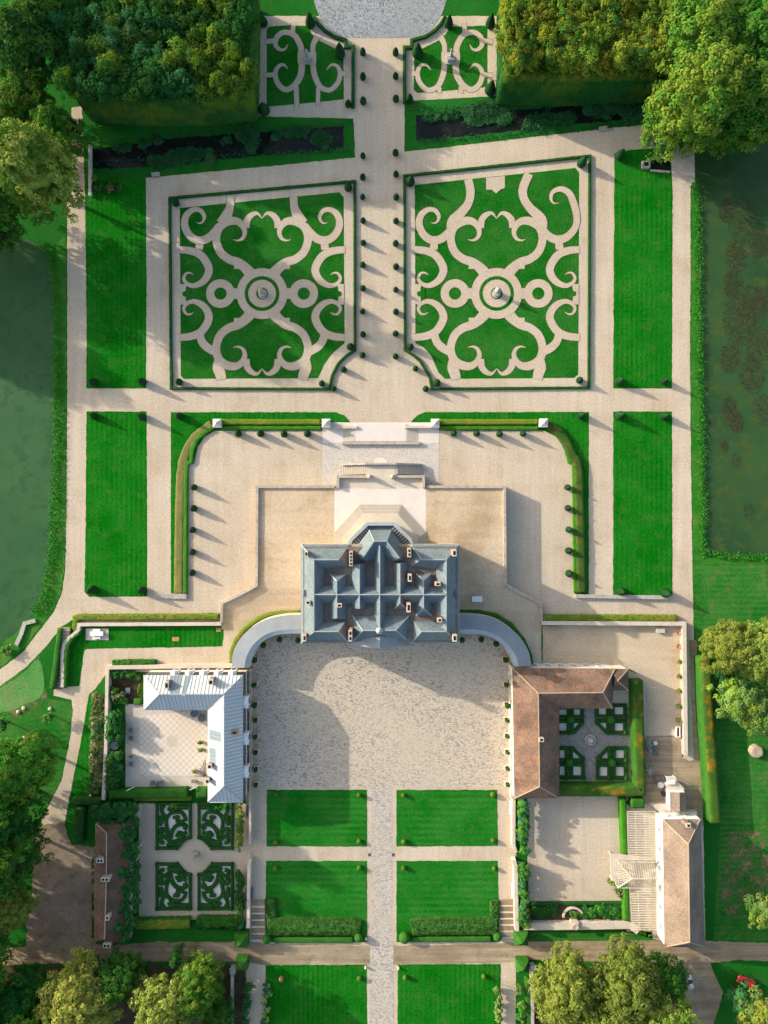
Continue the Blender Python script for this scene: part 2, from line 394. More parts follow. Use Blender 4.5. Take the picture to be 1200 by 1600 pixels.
LF['yellow'] = leaf('leaves_yellowing', (0.211,0.343,0.036), (0.309,0.412,0.061), (0.393,0.412,0.061), k=.6)
LF['pale'] = leaf('leaves_pale_gold', (0.351,0.429,0.096), (0.449,0.507,0.137), (0.225,0.412,0.055), k=.5)
LF['olive'] = leaf('leaves_olive', (0.140,0.275,0.055), (0.232,0.352,0.089), (0.281,0.343,0.109), k=.5)
LF['autumn'] = leaf('leaves_autumn', (0.098,0.240,0.022), (0.168,0.300,0.027), (0.281,0.343,0.024), k=.6)
LF['blue'] = leaf('leaves_blue_green', (0.033,0.164,0.058), (0.078,0.249,0.092), None)
LF['chestnut'] = leaf('chestnut_leaves', (0.150,0.235,0.034), (0.255,0.310,0.062), (0.400,0.360,0.062), .5, .55, s3=.9, grain=.4)
LF['lime'] = leaf('lime_green_leaves', (0.095,0.215,0.022), (0.175,0.285,0.036), (0.260,0.310,0.045), .4, .5, s3=.7, grain=.4)  # yellow-green is the leaf colour itself
LF['gold_pale'] = leaf('pale_yellow_leaves', (0.340,0.410,0.075), (0.450,0.480,0.110), (0.190,0.380,0.045), .4, .5, s3=.7, grain=.4)
LF['wood_mix'] = leaf('leaves_of_the_wood', (0.020,0.120,0.026), (0.055,0.205,0.034), (0.165,0.245,0.022), .06, .8, s3=.10)
LF['wood_gold'] = leaf('leaves_of_the_golden_wood', (0.105,0.220,0.022), (0.200,0.285,0.030), (0.370,0.310,0.027), .12, .7, s3=.16)
LF['topiary'] = leaf('clipped_yew', (.008,.042,.014), (.016,.066,.020), None, .8, trans=0, rnd=.12, coord='obj')
LF['box'] = leaf('clipped_box', (.010,.062,.010), (.020,.090,.016), (.05,.10,.02), .5, .4, trans=0, rnd=0)
LF['hedge_gold'] = leaf('golden_hedge', (.100,.190,.016), (.160,.200,.024), (.27,.21,.03), .4, .55, trans=0, rnd=0, s3=.5)
LF['hedge_brown'] = leaf('browning_hedge', (.130,.160,.040), (.210,.190,.065), (.25,.17,.06), .3, .6, trans=0, rnd=0, s3=.5)
LF['hedge_bright'] = leaf('bright_hedge', (.035,.165,.010), (.055,.200,.014), None, .5, trans=0, rnd=0)
LF['hedge_rust'] = leaf('rusty_hedge', (.028,.090,.012), (.060,.115,.014), (.30,.15,.012), .3, .85, trans=0, rnd=0, s3=.35)
LF['hedge_green'] = leaf('green_hedge', (.022,.115,.014), (.040,.150,.018), (.08,.16,.02), .5, .4, trans=0, rnd=0)
LF['laurel'] = leaf('laurel', (.030,.120,.020), (.055,.165,.028), (.11,.19,.03), .6, .5, trans=.1, rnd=0)
LF['ball_leaf'] = leaf('golden_box', (.050,.130,.012), (.090,.160,.018), (.16,.16,.03), 1.2, .5, trans=0, rnd=.1, coord='obj')
LF['ball_tan'] = leaf('dying_box', (.28,.16,.06), (.32,.20,.09), None, 1.2, trans=0, rnd=0, coord='obj')
LF['hedge_olive'] = leaf('dark_olive_hedge', (.030,.085,.014), (.055,.105,.018), (.15,.11,.02), .4, .5, trans=0, rnd=0, s3=.6)
LF['reed'] = leaf('bank_reeds', (.020,.170,.014), (.040,.230,.022), (.10,.22,.03), .5, .4, trans=.2, rnd=0)
LF['ivy'] = leaf('ivy', (.016,.100,.022), (.040,.150,.032), None, .6, trans=.1, rnd=0)
LF['rose'] = leaf('rose_leaves', (.065,.130,.030), (.150,.175,.060), (.55,.40,.24), .9, .75, trans=.1, rnd=0, s3=1.5)
LF['water_plant'] = leaf('water_plants', (.018,.085,.025), (.030,.115,.035), None, .5, trans=.1, rnd=0)
LF['weed'] = leaf('brown_pond_weed', (.042,.050,.024), (.062,.060,.030), (.09,.065,.03), .5, .5, trans=0, rnd=0)
# ------------------------------------------------------------------ vegetation builders
def leaf_quad(mb, c, nrm, s_, m=0):
    n_ = Vector(nrm)+Vector((random.uniform(-.6,.6), random.uniform(-.6,.6), random.uniform(-.4,.6)))
    if n_.length < .05: n_ = Vector((0, 0, 1))
    n_.normalize(); u = n_.orthogonal().normalized(); w = n_.cross(u)
    a = random.uniform(0, 6.28); ca, sa = math.cos(a)*s_, math.sin(a)*s_
    u, w = u*ca+w*sa, w*ca-u*sa
    w = w*random.uniform(.55, .9); c = Vector(c)
    mb.add([c-u, c-w*.8+n_*s_*.15, c+u, c+w*.8+n_*s_*.15], [(0, 1, 2, 3)], m)

def crown(mb, rx, ry, rz, zc, nclump, per, lsize, clump_r, rng=None, flat=.35, core=True, m=0):
    """leaf clumps spread through an uneven volume"""
    pts = []
    ph = [random.uniform(0, 6.28) for _ in range(4)]
    for i in range(nclump):
        u = random.uniform(-flat, 1); a = random.uniform(0, 2*math.pi)
        rr = math.sqrt(max(0, 1-u*u)) if u > 0 else 1
        wob = 1+.13*math.sin(2*a+ph[0])+.10*math.sin(3*a+ph[1])+.07*math.sin(5*a+ph[2])
        d = random.uniform(.62, 1.0)*wob
        pts.append((rx*rr*math.cos(a)*d, ry*rr*math.sin(a)*d, zc+rz*u*random.uniform(.8, 1.08), random.uniform(.65, 1.25)*clump_r))
    for (x, y, z, r) in pts:
        o = Vector((x/rx, y/ry, (z-zc)/rz+.35))
        for k in range(int(per*(r/clump_r)**2)):
            d = Vector((random.gauss(0, 1), random.gauss(0, 1), random.gauss(.35, .8))); d.normalize()
            q = r*random.uniform(.55, 1.05)
            leaf_quad(mb, (x+d.x*q, y+d.y*q, z+d.z*q*.8), d*1.0+o*.5, lsize*random.uniform(.6, 1.2), m)
    if core:
        vs = []; fs = []; n = 14; rows = 7
        for j in range(rows):
            t = -math.pi/2+math.pi*(j+.5)/rows
            for i in range(n):
                a = 2*math.pi*i/n
                k = .66*(1+.22*noise.noise(Vector((math.cos(a)*1.7+ph[0], math.sin(a)*1.7, t*1.5))))
                vs.append((rx*k*math.cos(t)*math.cos(a), ry*k*math.cos(t)*math.sin(a), zc+rz*(.1+k*math.sin(t)*.8)))
        for j in range(rows-1):
            for i in range(n): fs.append((j*n+i, j*n+(i+1) % n, (j+1)*n+(i+1) % n, (j+1)*n+i))
        fs.append(tuple(range(n))[::-1]); fs.append(tuple((rows-1)*n+i for i in range(n)))
        mb.add(vs, fs, m)

def trunk_mb(h, r, limb_r, spread, n=6):
    mb = MB()
    mb.tube([(0,0,0),(.1*r,0,h*.3),(-.2*r,.1*r,h*.62),(0,0,h*.9)], [r*1.35, r*.95, r*.65, r*.2], 8)
    for i in range(n):
        a = 2*math.pi*i/n+random.uniform(-.4, .4); z = h*random.uniform(.35, .6)
        e = spread*random.uniform(.55, .8)
        mb.tube([(0,0,z),(e*.45*math.cos(a), e*.45*math.sin(a), z+h*.12),(e*math.cos(a), e*math.sin(a), z+h*.26)], [limb_r, limb_r*.65, limb_r*.2], 5)
    return mb
bark = surf('bark', (.07,.05,.035), (.11,.085,.06), 1.5, None, grain=.3, bump=.5, coord='obj')

TREE = {}
def tree_meshes(key, rx, rz, h, nclump, per, lsize, clump_r, mats, flat=.35):
    """crown and trunk meshes of one shape; the crown may mix several leaf tones by clump"""
    cmb = MB()
    ms = mats if isinstance(mats, list) else [mats]
    share = [nclump//len(ms)]*len(ms)
    st = random.getstate()
    for i, m_ in enumerate(ms):
        crown(cmb, rx, rx*random.uniform(.92, 1.05), rz, h-rz*1.05, share[i], per, lsize, clump_r, flat=flat, core=(i == 0), m=i)
    c = cmb.build('crown', [LF[m_] for m_ in ms]); t = trunk_mb(h*.8, max(.12, rx*.05), max(.07, rx*.028), rx).build('trunk', bark, smooth=True)
    TREE[key] = (c.data, t.data)
    for o in (c, t): bpy.data.objects.remove(o)
def tree(name, key, px, py, z, label, cat='tree', group=None, sc=1.0, rz=None, szc=None, bare=False):
    """a tree whose crown, z above the ground, shows at px, py"""
    x, y, _ = P(px, py, z)
    o = empty(name, (x, y, 0), label, cat, group, random.uniform(0, 6.28) if rz is None else rz)
    o.scale = (sc, sc, szc or sc)
    c = bpy.data.objects.new('crown', TREE[key][0]); COL.objects.link(c); c.parent = o
    if not bare:
        t = bpy.data.objects.new('trunk', TREE[key][1]); COL.objects.link(t); t.parent = o
    return o

def resample(pts, step, closed=False):
    out = []; n = len(pts)
    for i in range(n if closed else n-1):
        a, b = Vector(pts[i]), Vector(pts[(i+1) % n]); k = max(1, round((b-a).length/step))
        out += [tuple(a.lerp(b, j/k)) for j in range(k)]
    if not closed: out.append(tuple(pts[-1]))
    return out
def hedge_geo(mb, pts, w, h, z0=0, closed=False, step=.5, amp=.06, m=0, mtop=None, bulge=.04, leaves=0, lsize=.16):
    """clipped hedge along pts (metres); w may be a list per point"""
    q = resample(pts, step, closed); N_ = len(q)
    prof = [(-.5,0),(-.5-bulge,.35),(-.5,.8),(-.43,.97),(-.2,1.0),(.2,1.0),(.43,.97),(.5,.8),(.5+bulge,.35),(.5,0)]
    k = len(prof); vs = []; fs = []; fm = []
    for i, p in enumerate(q):
        a = q[i-1] if (closed or i > 0) else q[i]
        b = q[(i+1) % N_] if (closed or i < N_-1) else q[i]
        d1 = Vector((p[0]-a[0], p[1]-a[1])); d2 = Vector((b[0]-p[0], b[1]-p[1]))
        if d1.length < 1e-6: d1 = d2.copy()
        if d2.length < 1e-6: d2 = d1.copy()
        d1.normalize(); d2.normalize(); t = (d1+d2)
        if t.length < .2: t = d2.copy()
        t.normalize(); nx, ny = -t.y, t.x; mit = min(1.5, 1/max(.5, t.dot(d2)))
        for (u, v) in prof:
            x = p[0]+nx*u*w*mit; y = p[1]+ny*u*w*mit; z = z0+v*h
            s_ = amp if v > 0 else 0
            e = noise.noise(Vector((x*1.7, y*1.7, z*1.7)))+.7*noise.noise(Vector((x*5.1, y*5.1, z*5.1+7)))
            vs.append((x+nx*u*2*s_*e, y+ny*u*2*s_*e, z+s_*e*(1 if v > .9 else 0)))
    for i in range(N_ if closed else N_-1):
        b = (i+1) % N_
        for j in range(k-1):
            fs.append((i*k+j, i*k+j+1, b*k+j+1, b*k+j)); fm.append(j)
    if not closed:
        fs.append(tuple(range(k))[::-1]); fs.append(tuple((N_-1)*k+j for j in range(k))); fm += [0, 0]
    base = len(mb.v); mb.v += vs
    mb.f += [tuple(a+base for a in f) for f in fs]
    mt = m if mtop is None else mtop
    mb.m += [mt if j in (3, 4, 5) else m for j in fm]
    if leaves:
        for i in range(len(q)-1):
            L = math.hypot(q[i+1][0]-q[i][0], q[i+1][1]-q[i][1])
            for _ in range(max(1, int(leaves*L*(w+2*h)))):
                a = random.choice(range(i*k, i*k+k)); b = min(a+k, len(vs)-1)
                c = Vector(vs[a]).lerp(Vector(vs[b]), random.random())
                c2 = Vector(vs[min(a+1, len(vs)-1)]) if (a % k) < k-1 else c
                c = c.lerp(c2, random.random()*.9)
                leaf_quad(mb, c, (c.x-q[i][0], c.y-q[i][1], .6), lsize*random.uniform(.7, 1.3), mt if c.z > z0+h*.9 else m)
def hedge(name, pts, w, h, mats, label, group=None, closed=False, z0=0, cat='hedge', zp=None, **kw):
    """pts in photo pixels as the hedge's top shows"""
    mb = MB(); q = W(pts, (h+z0) if zp is None else zp)
    hedge_geo(mb, q, w, h, z0, closed, m=0, mtop=(1 if isinstance(mats, list) and len(mats) > 1 else None), **kw)
    o = mb.build(name, mats, smooth=True)
    return tag(o, label, cat, group)
def bush_geo(mb, c, rx, ry, rz, n, ls, m=0):
    """loose bush"""
    b = MB(); crown(b, rx, ry, rz, 0, max(3, int(n/22)), 22, ls, min(rx, ry)*.42, flat=.3, m=m)
    mb.add([(v[0]+c[0], v[1]+c[1], v[2]+c[2]) for v in b.v], b.f, m)

def topiary_mesh(kind, r, h, leaf_='topiary'):
    mb = MB()
    if kind == 'cone': prof = [(.75,0),(.98,.10),(1.0,.2),(.9,.36),(.70,.55),(.46,.74),(.22,.90),(.06,.985),(.0,1.0)]
    elif kind == 'drop': prof = [(.6,0),(.92,.10),(1.0,.25),(.95,.42),(.80,.58),(.55,.74),(.30,.87),(.10,.97),(.0,1.0)]
    elif kind == 'ball': prof = [(.35,0),(.75,.10),(.96,.28),(1.0,.48),(.93,.68),(.74,.85),(.42,.96),(.0,1.0)]
    n = 18
    pr = []
    for i in range(len(prof)-1):
        for j in range(2):
            t = j/2; pr.append((prof[i][0]*(1-t)+prof[i+1][0]*t, prof[i][1]*(1-t)+prof[i+1][1]*t))
    pr.append((.02, 1.0))
    mb.lathe((0, 0, 0), [(a*r, b*h) for a, b in pr], n)
    for i, v in enumerate(mb.v):
        e = .045*(noise.noise(Vector(v)*2.3)+noise.noise(Vector(v)*5))
        mb.v[i] = (v[0]*(1+e), v[1]*(1+e), v[2])
    o = mb.build('topiary', LF[leaf_], smooth=True); me = o.data; bpy.data.objects.remove(o); return me
TOP = {}
def topiary(key, px, py, z, label, group, sc=1.0, name='topiary_cone', cat='topiary'):
    o = bpy.data.objects.new(name, TOP[key]); COL.objects.link(o)
    x, y, _ = P(px+random.uniform(-.6,.6), py+random.uniform(-.6,.6), z); o.location = (x, y, 0); q_ = sc*random.uniform(.92, 1.09); o.scale = (q_, q_*random.uniform(.95, 1.05), sc*random.uniform(.90, 1.10)); o.rotation_euler = (0, 0, random.uniform(0, 6))
    return tag(o, label, cat, group)

def struct(name, mb, mats, smooth=False):
    return tag(mb.build(name, mats, smooth=smooth), kind='structure')
def flat(name, pts, z, mat, curve=0, amp=.14, step=.9):
    q = catmull(pts, curve, True) if curve else pts
    mb = MB(); mb.poly(rough(W(q), step, amp), z); return struct(name, mb, MT[mat])

# ------------------------------------------------------------------ the ground and what lies on it
mb = MB()
g = 900.0
mb.add([(-g,-g,0),(g,-g,0),(g,g,0),(-g,g,0)], [(0,1,2,3)])
struct('ground', mb, MT['ground'])
Z1, Z2, Z3, Z4 = .012, .024, .036, .048
# main gravel of the garden, west walk, east walk, upper court
flat('gravel_garden', [(228,278),(300,271),(400,262),(555,246),(553,200),(552,185),(404,182),(406,25),(500,25),(545,50),(640,50),(690,25),(776,25),(776,150),(632,158),(632,237),(700,230),(800,218),(905,206),(950,200),(1036,194),(1042,220),(1085,232),
      (1086,285),(1079,290),(1079,420),(1078,560),(1080,760),(1082,900),(1084,985),(1089,1080),(1094,1180),(1099,1290),(1102,1470),(1062,1470),(1040,1300),(1060,1240),(1064,1190),(1068,1180),(1066,975),(846,975),(846,1046),(980,1046),(1010,1060),(1010,1250),(870,1260),(806,1250),(806,1500),
      (806,1700),(384,1700),(384,1250),(384,1050),(168,1050),(150,1075),(139,1085),(130,1140),(122,1180),(100,1290),(55,1300),(96,1220),(108,1160),(114,1110),(112,1093),(84,1087),(84,1078),(100,1070),(122,1068),(128,1040),(131,1014),(348,1010),(348,975),(120,975),(113,968),(95,980),(72,1010),(40,1043),(0,1072),(-60,1105),(-60,1075),(0,1046),(35,1020),(62,985),(85,955),(97,925),(102,890),(104,800),(105,600),(105,340),(105,312),(112,312),(112,168),(128,166),(133,310),(135,480),(228,480)],
     Z1, 'gravel', amp=.16)
flat('moat_causeway', [(556,120),(628,120),(628,250),(556,250)], Z2, 'gravel', amp=.05)
c = [(594+106*math.cos(2*math.pi*i/56), -22+106*math.sin(2*math.pi*i/56)) for i in range(56)]
c = [(x, min(y, 59.5)) for x, y in c]
flat('cobbled_circle', c, Z3, 'cobble_blue', amp=.03)
# lawns beside the garden
flat('west_lawn_upper', [(136,290),(180,276),(228,282),(229,450),(228,607),(135,607)], Z2, 'lawn')
flat('west_lawn_lower', [(135,643),(229,643),(230,800),(230,932),(140,933),(132,925),(134,800)], Z2, 'lawn')
flat('east_lawn_upper', [(960,240),(985,234),(1048,230),(1051,300),(1050,607),(958,607)], Z2, 'lawn')
flat('east_lawn_lower', [(958,643),(1050,643),(1051,930),(958,930)], Z2, 'lawn')
flat('west_bank_lawn', [(267,644),(525,644),(538,649),(548,660),(549,664.5),(503,664.5),(503,673),(336,673),(320,682),(309,698),(303,724),(295,726),(291,932),(267,932)], Z2, 'lawn')
flat('east_bank_lawn', [(920,643.5),(664,644),(652,649),(643,658),(641,664.5),(686,664.5),(686,673),(850,673),(868,682),(880,698),(886,722),(894,726),(898,932),(920,932)], Z2, 'lawn')
flat('pond_bank_west', [(87,385),(103,360),(104,600),(104,800),(101,892),(94,930),(80,958),(60,984),(32,1018),(0,1043),(-60,1070),(-60,1040),(0,1010),(20,985),(45,965),(62,945),(78,880),(84,790),(85,520)], Z2, 'bank', amp=.4)
flat('pond_bank_east', [(1080,286),(1087,284),(1090,300),(1092,420),(1094,560),(1096,640),(1098,760),(1100,866),(1200,868),(1300,868),(1300,885),(1200,882),(1087,880),(1083,900),(1081,760),(1079,560),(1080,420)], Z2, 'bank', amp=.35)
flat('east_meadow', [(1083,880),(1300,880),(1300,1020),(1090,1010),(1084,980)], Z1, 'meadow')
flat('orchard_meadow', [(1110,1010),(1300,1010),(1300,1470),(1115,1470),(1125,1290)], Z1, 'meadow', amp=.4)
flat('bare_patch', [(1128,1310),(1185,1300),(1210,1360),(1205,1425),(1140,1432),(1128,1380)], Z2, 'patchy', 6, amp=2.2)
flat('west_slope_lawn', [(0,1072),(40,1045),(62,1022),(68,1040),(70,1070),(80,1092),(108,1096),(113,1108),(110,1150),(97,1215),(60,1290),(-80,1300),(-80,1110)], Z2, 'meadow', amp=.3)
flat('path_border_lawn', [(139,1085),(148,1082),(142,1130),(140,1255),(112,1255),(122,1185)], Z2, 'lawn')
flat('terrace_garden_lawn', [(122,983),(350,978),(349,1000),(340,1010),(240,1011),(140,1012),(132,1016),(128,1045),(124,1072),(104,1073),(104,1010),(112,992)], Z2, 'lawn')
flat('bright_slope', [(0,1076),(38,1050),(58,1030),(66,1045),(69,1075),(60,1092),(40,1100),(14,1112),(-60,1130),(-60,1100)], Z3, 'slope', 4, amp=1.3)
flat('bare_slope', [(70,1080),(60,1094),(40,1102),(14,1114),(20,1122),(45,1114),(62,1104),(75,1090)], Z3+.004, 'patchy', 0, amp=.5)
# left and right yards, the cross path
flat('stone_yard', [(55,1290),(100,1285),(112,1320),(150,1322),(150,1475),(210,1478),(260,1470),(40,1500),(42,1440),(50,1400)], Z2+.006, 'yard', amp=.5)
flat('cross_path', [(-80,1486),(60,1478),(150,1479),(240,1472),(385,1471),(415,1474),(575,1478),(620,1478),(780,1474),(815,1470),(1020,1468),(1100,1470),(1280,1476),(1280,1503),(1150,1500),(1110,1505),(1120,1530),(1130,1550),(1110,1620),(1040,1620),(1060,1540),(1035,1506),(900,1502),(830,1499),(780,1505),(620,1508),(575,1508),(415,1508),(380,1503),(200,1502),(60,1506),(-80,1512)], Z2, 'dirt', amp=.25)
flat('service_yard', [(1010,1150),(1062,1150),(1066,1185),(1090,1190),(1096,1290),(1060,1300),(1005,1260)], Z2+.004, 'dirt', 0, amp=.4)
flat('service_court', [(848,978),(1064,976),(1064,1180),(1010,1210),(1010,1062),(985,1046),(848,1046)], Z1+.006, 'gravel_tan', amp=.1)
flat('east_track', [(1076,1000),(1088,1000),(1094,1140),(1098,1290),(1090,1290),(1082,1140)], Z3, 'dirt', amp=.3)
# court of honour, forecourt
flat('cobbled_court', [(393,1010),(420,985),(772,985),(797,1010),(797,1230),(612,1230),(393,1230)], Z2, 'cobble', amp=.03)
flat('cobbled_avenue', [(580,1229),(613,1229),(613,1470),(615,1480),(615,1700),(578,1700),(578,1480),(580,1470)], Z3, 'cobble_path', amp=.08)
for n_, q in (('forecourt_lawn', [(417,1234),(573.5,1234),(573.5,1322.5),(416.5,1322.5)]), ('forecourt_lawn', [(619.5,1234),(777,1234),(778,1322),(619.5,1322.5)]),
              ('forecourt_lawn', [(415.5,1345),(573.5,1345),(574,1472),(415,1472)]), ('forecourt_lawn', [(619.5,1345),(778,1345),(780,1472),(619.5,1472)]),
              ('forecourt_lawn', [(415,1508),(573,1507),(575,1700),(414,1700)]), ('forecourt_lawn', [(621.5,1507),(782,1506),(784,1700),(621,1700)])):
    flat(n_, q, Z3, 'lawn' if q[0][1] > 1500 else 'lawn_cross', amp=.13)
flat('drain_cover', [(575,1333),(580,1333),(580,1338),(575,1338)], Z4, 'slate_dark', amp=0)
flat('drain_cover', [(612,1333),(617,1333),(617,1338),(612,1338)], Z4, 'slate_dark', amp=0)
# paved court of the zinc wing, box gardens
flat('paved_court', [(196,1100),(330,1100),(330,1231),(196,1231)], Z2, 'stone_light', amp=.02)
flat('checker_paving', [(218,1119),(324,1108),(324,1212),(226,1212),(218,1205)], Z3, 'checker', amp=.02)
mb = MB(); disc(mb, 270, 1158, 9.5, Z4); struct('paved_roundel', mb, MT['stone_light'])
flat('broderie_gravel', [(217,1255),(385,1255),(386,1438),(217,1436)], Z2, 'gravel_scroll', amp=.1)
flat('lower_gravel_court', [(822,1252),(975,1252),(980,1340),(962,1380),(975,1410),(826,1410)], Z2, 'gravel', amp=.1)
flat('rose_bed_soil', [(826,1411),(976,1411),(976,1441),(826,1441)], Z2, 'soil', amp=.1)
flat('wall_foot_lawn', [(826,1456),(1018,1456),(1020,1469),(826,1471)], Z3, 'meadow', amp=.1)
flat('greenhouse_floor', [(979,1256),(1030,1256),(1034,1470),(979,1456),(979,1392),(952,1392),(952,1330),(979,1330)], Z3, 'yard_tan', amp=.05)
flat('corner_garden_soil', [(170,1052),(222,1052),(222,1100),(196,1100),(196,1090),(170,1090)], Z2, 'soil', amp=.1)
flat('knot_paving', [(868,1104),(990,1104),(990,1226),(868,1226)], Z2, 'dirt', amp=.02)
X0, Y0 = 923, 1158
flat('knot_cross_paving', [(913,1104),(930,1104),(930,1131),(949,1149),(986,1149),(986,1168),(949,1168),(932,1186),(932,1226),(914,1226),(914,1186),(893,1168),(868,1168),(868,1149),(893,1149),(912,1131)], Z3, 'cobble_dark', amp=.02)
flat('woodland_soil', [(-80,1512),(200,1506),(384,1510),(384,1700),(-80,1700)], Z1, 'soil', amp=.4)
flat('grove_floor', [(828,1512),(1040,1510),(1060,1545),(1040,1700),(828,1700)], Z1, 'soil', amp=.4)

# water
flat('west_pond', [(-90,372),(0,381),(40,374),(62,384),(78,398),(84,430),(87,480),(87.5,600),(86,720),(84,800),(79,880),(66,940),(50,964),(36,974),(22,992),(0,1008),(-90,1040)], Z3, 'pond_green', amp=.35)
flat('east_pond', [(1086,234),(1300,214),(1300,867),(1101,867),(1099,760),(1097,640),(1095,560),(1093,430),(1091,310),(1086,284)], Z3, 'pond_weed', amp=.25)
flat('moat_west', [(138,234),(190,228),(245,219),(300,214),(380,208),(470,202),(537,197),(537,231),(470,239),(400,244),(330,251),(250,260),(180,264),(140,262)], Z3, 'moat', amp=.4)
flat('moat_east', [(650,180),(720,176),(800,172),(900,166),(1000,160),(1045,157),(1045,182),(960,188),(880,196),(790,206),(715,214),(650,219)], Z3, 'moat', amp=.4)

# brown weed floating in the east pond: patches one cannot count
mb = MB(); random.seed(21)
for (wx, wy, wr, n) in ((1135,330,16,120),(1160,345,30,160),(1150,400,22,150),(1185,380,20,120),(1145,445,20,150),(1155,500,34,340),(1140,560,20,150),(1175,585,26,180),(1190,470,20,120),(1140,640,16,140),(1150,660,14,120),(1132,696,7,40),(1175,480,30,160),(1190,640,20,90),(1150,720,10,30),(1170,800,12,25),(1185,540,25,150)):
    for _ in range(int(n*2.3)):
        a = random.uniform(0, 6.28); q = wr*random.random()**.6
        c = P(wx+q*math.cos(a)*.8, wy+q*math.sin(a)*1.2)
        leaf_quad(mb, (c[0], c[1], Z3+.06), (0, 0, 3.5), random.uniform(.10, .27))
tag(mb.build('pond_weed_mat', LF['weed']), 'brown weed floating in loose patches on the dark pond', 'pond weed', kind='stuff')
# ------------------------------------------------------------------ turf parterres with gravel scrolls
K = 1/3.75
A_ = [(60,-105,70),(92,-145,60),(142,-183,52),(197,-203,48),(247,-247,47),(269,-320,46),(252,-385,48),(205,-420,50),(152,-425,44),(116,-400,36),(101,-360,27),(113,-325,20),(142,-311,11),(170,-317,2)]
B_ = [(94,-385,40),(87,-430,38),(62,-460,32),(28,-470,18),(0,-440,3)]
C_ = [(247,-395,50),(287,-350,48),(332,-317,48),(387,-315,46),(432,-350,44),(454,-405,42),(442,-460,38),(402,-491,30),(362,-487,26),(339,-455,22),(345,-425,14),(364,-412,8),(387,-417,1)]
D_ = [(184,-575,46),(188,-510,46),(204,-465,58),(237,-410,66)]
E_ = [(362,-318,44),(370,-258,46)]
F_ = [(486,-258,40),(412,-249,44),(354,-220,46),(314,-155,46),(320,-105,44),(354,-65,38),(402,-46,28),(442,-60,22),(459,-90,18),(444,-118,14),(420,-121,9),(400,-109,2)]
G_ = [(270,345,44),(318,318,48),(350,285,46),(366,240,46)]
H_ = [(250,375,48),(258,430,62),(246,468,62),(238,503,56)]
J_ = [(120,0,62),(180,0,62)]
def flip(st, sx, sy): return [(x*sx, y*sy, w) for x, y, w in st]
def parterre(label, cx, cy, turf, strokes, extra):
    x0, y0, _ = P(cx, cy)
    o = empty('turf_parterre', (x0, y0, 0), label, 'parterre', 'embroidered turf parterres of the garden')
    def child(mb, name, mats):
        mb.v = [(v[0]-x0, v[1]-y0, v[2]) for v in mb.v]
        return mb.build(name, mats, o)
    mb = MB(); mb.poly(rough(W(turf), .8, .05), Z2); child(mb, 'turf', MT['turf'])
    mb = MB(); z = Z3
    ze_ = Z3
    for st in strokes:
        ribbon(mb, [(cx+a*K, cy+b*K, w*K+1.5) for a, b, w in st], ze_, 2, dz=.0008); ze_ += .0012
    for sx in (1, -1): disc(mb, cx+sx*244*K, cy, 84*K+.75, ze_, 2); ze_ += .0012
    disc(mb, cx, cy, 149*K+.75, ze_, 2, n=64); z = ze_+.003
    for st in strokes:
        ribbon(mb, [(cx+a*K, cy+b*K, w*K) for a, b, w in st], z, 0); z += .001
    for sx in (1, -1):
        for sy in (1, -1):
            mb.poly(W([(cx+sx*a*K, cy+sy*b*K) for a, b in ((104,-176),(164,-176),(164,-143),(150,-143),(104,-143))]), z); z += .001
    for ex in extra:
        mb.poly(W([(cx+a*K, cy+b*K) for a, b in ex]), z, 0); z += .001
    for sx in (1, -1):
        disc(mb, cx+sx*244*K, cy, 84*K, z); z += .001
        mb.poly(W([(cx+sx*a*K, cy+b*K) for a, b in ((444,-55),(480,-55),(480,65),(444,65))]), z); z += .001
    disc(mb, cx, cy, 149*K, z, n=64); z += .002
    for sx in (1, -1):
        disc(mb, cx+sx*244*K, cy, 36*K, z, 1); disc(mb, cx+sx*452*K, cy+2*K, 16*K, z, 1, 16)
        mb.poly(W([(cx+sx*a*K, cy+b*K) for a, b in ((420,-28),(447,-28),(447,34),(420,34))]), z+.002, 1)
    disc(mb, cx, cy, 102*K, z, 1, 64, inner=81*K); disc(mb, cx, cy, 35*K, z, 1)
    child(mb, 'scroll_pattern', [MT['gravel_scroll'], MT['turf'], MT['turf_edge_shade']])
    return o
both = []
for sx in (1, -1):
    for st in (A_, B_, F_): both += [flip(st, sx, 1), flip(st, sx, -1)]
    both += [flip(E_, sx, 1), flip(G_, sx, 1), flip(H_, sx, 1), flip(J_, sx, 1)]
lp = [(281,325),(530,300.5),(537,308),(538.5,536),(519,553),(507,569),(497,591),(287,592),(282.5,587)]
parterre('turf parterre nearer the green pond, its gravel scrolls framed by a slanting upper edge', 409.5, 458.7, lp,
         both+[flip(C_, 1, 1), flip(C_, -1, 1), flip(D_, 1, 1), flip(D_, -1, 1)], [])
rp = [(648,289),(899,262.5),(905,270),(903.5,585),(897,590.5),(695,592),(685,582),(673,555),(662,543),(649,536)]
C2 = [(255,-395,50),(292,-347,46),(345,-317,48),(405,-327,46),(455,-377,40),(470,-437,38),(455,-517,42),(425,-587,38),(375,-612,32),(330,-595,24),(318,-557,18),(335,-529,9),(370,-532,1)]
DL = [(-167,-668,48),(-153,-597,48),(-167,-527,48),(-210,-472,55),(-255,-425,62),(-262,-380,62)]
DR = [(190,-702,50),(155,-617,50),(160,-557,48),(195,-502,50),(258,-437,62),(265,-385,62)]
parterre('taller turf parterre nearer the weedy pond, with an extra gravel notch in its upper edge', 776, 458.5, rp,
         both+[C2, flip(C_, -1, 1), DL, DR], [[(-62,-676),(48,-688),(48,-617),(24,-609),(-4,-585),(-29,-607),(-62,-607)]])

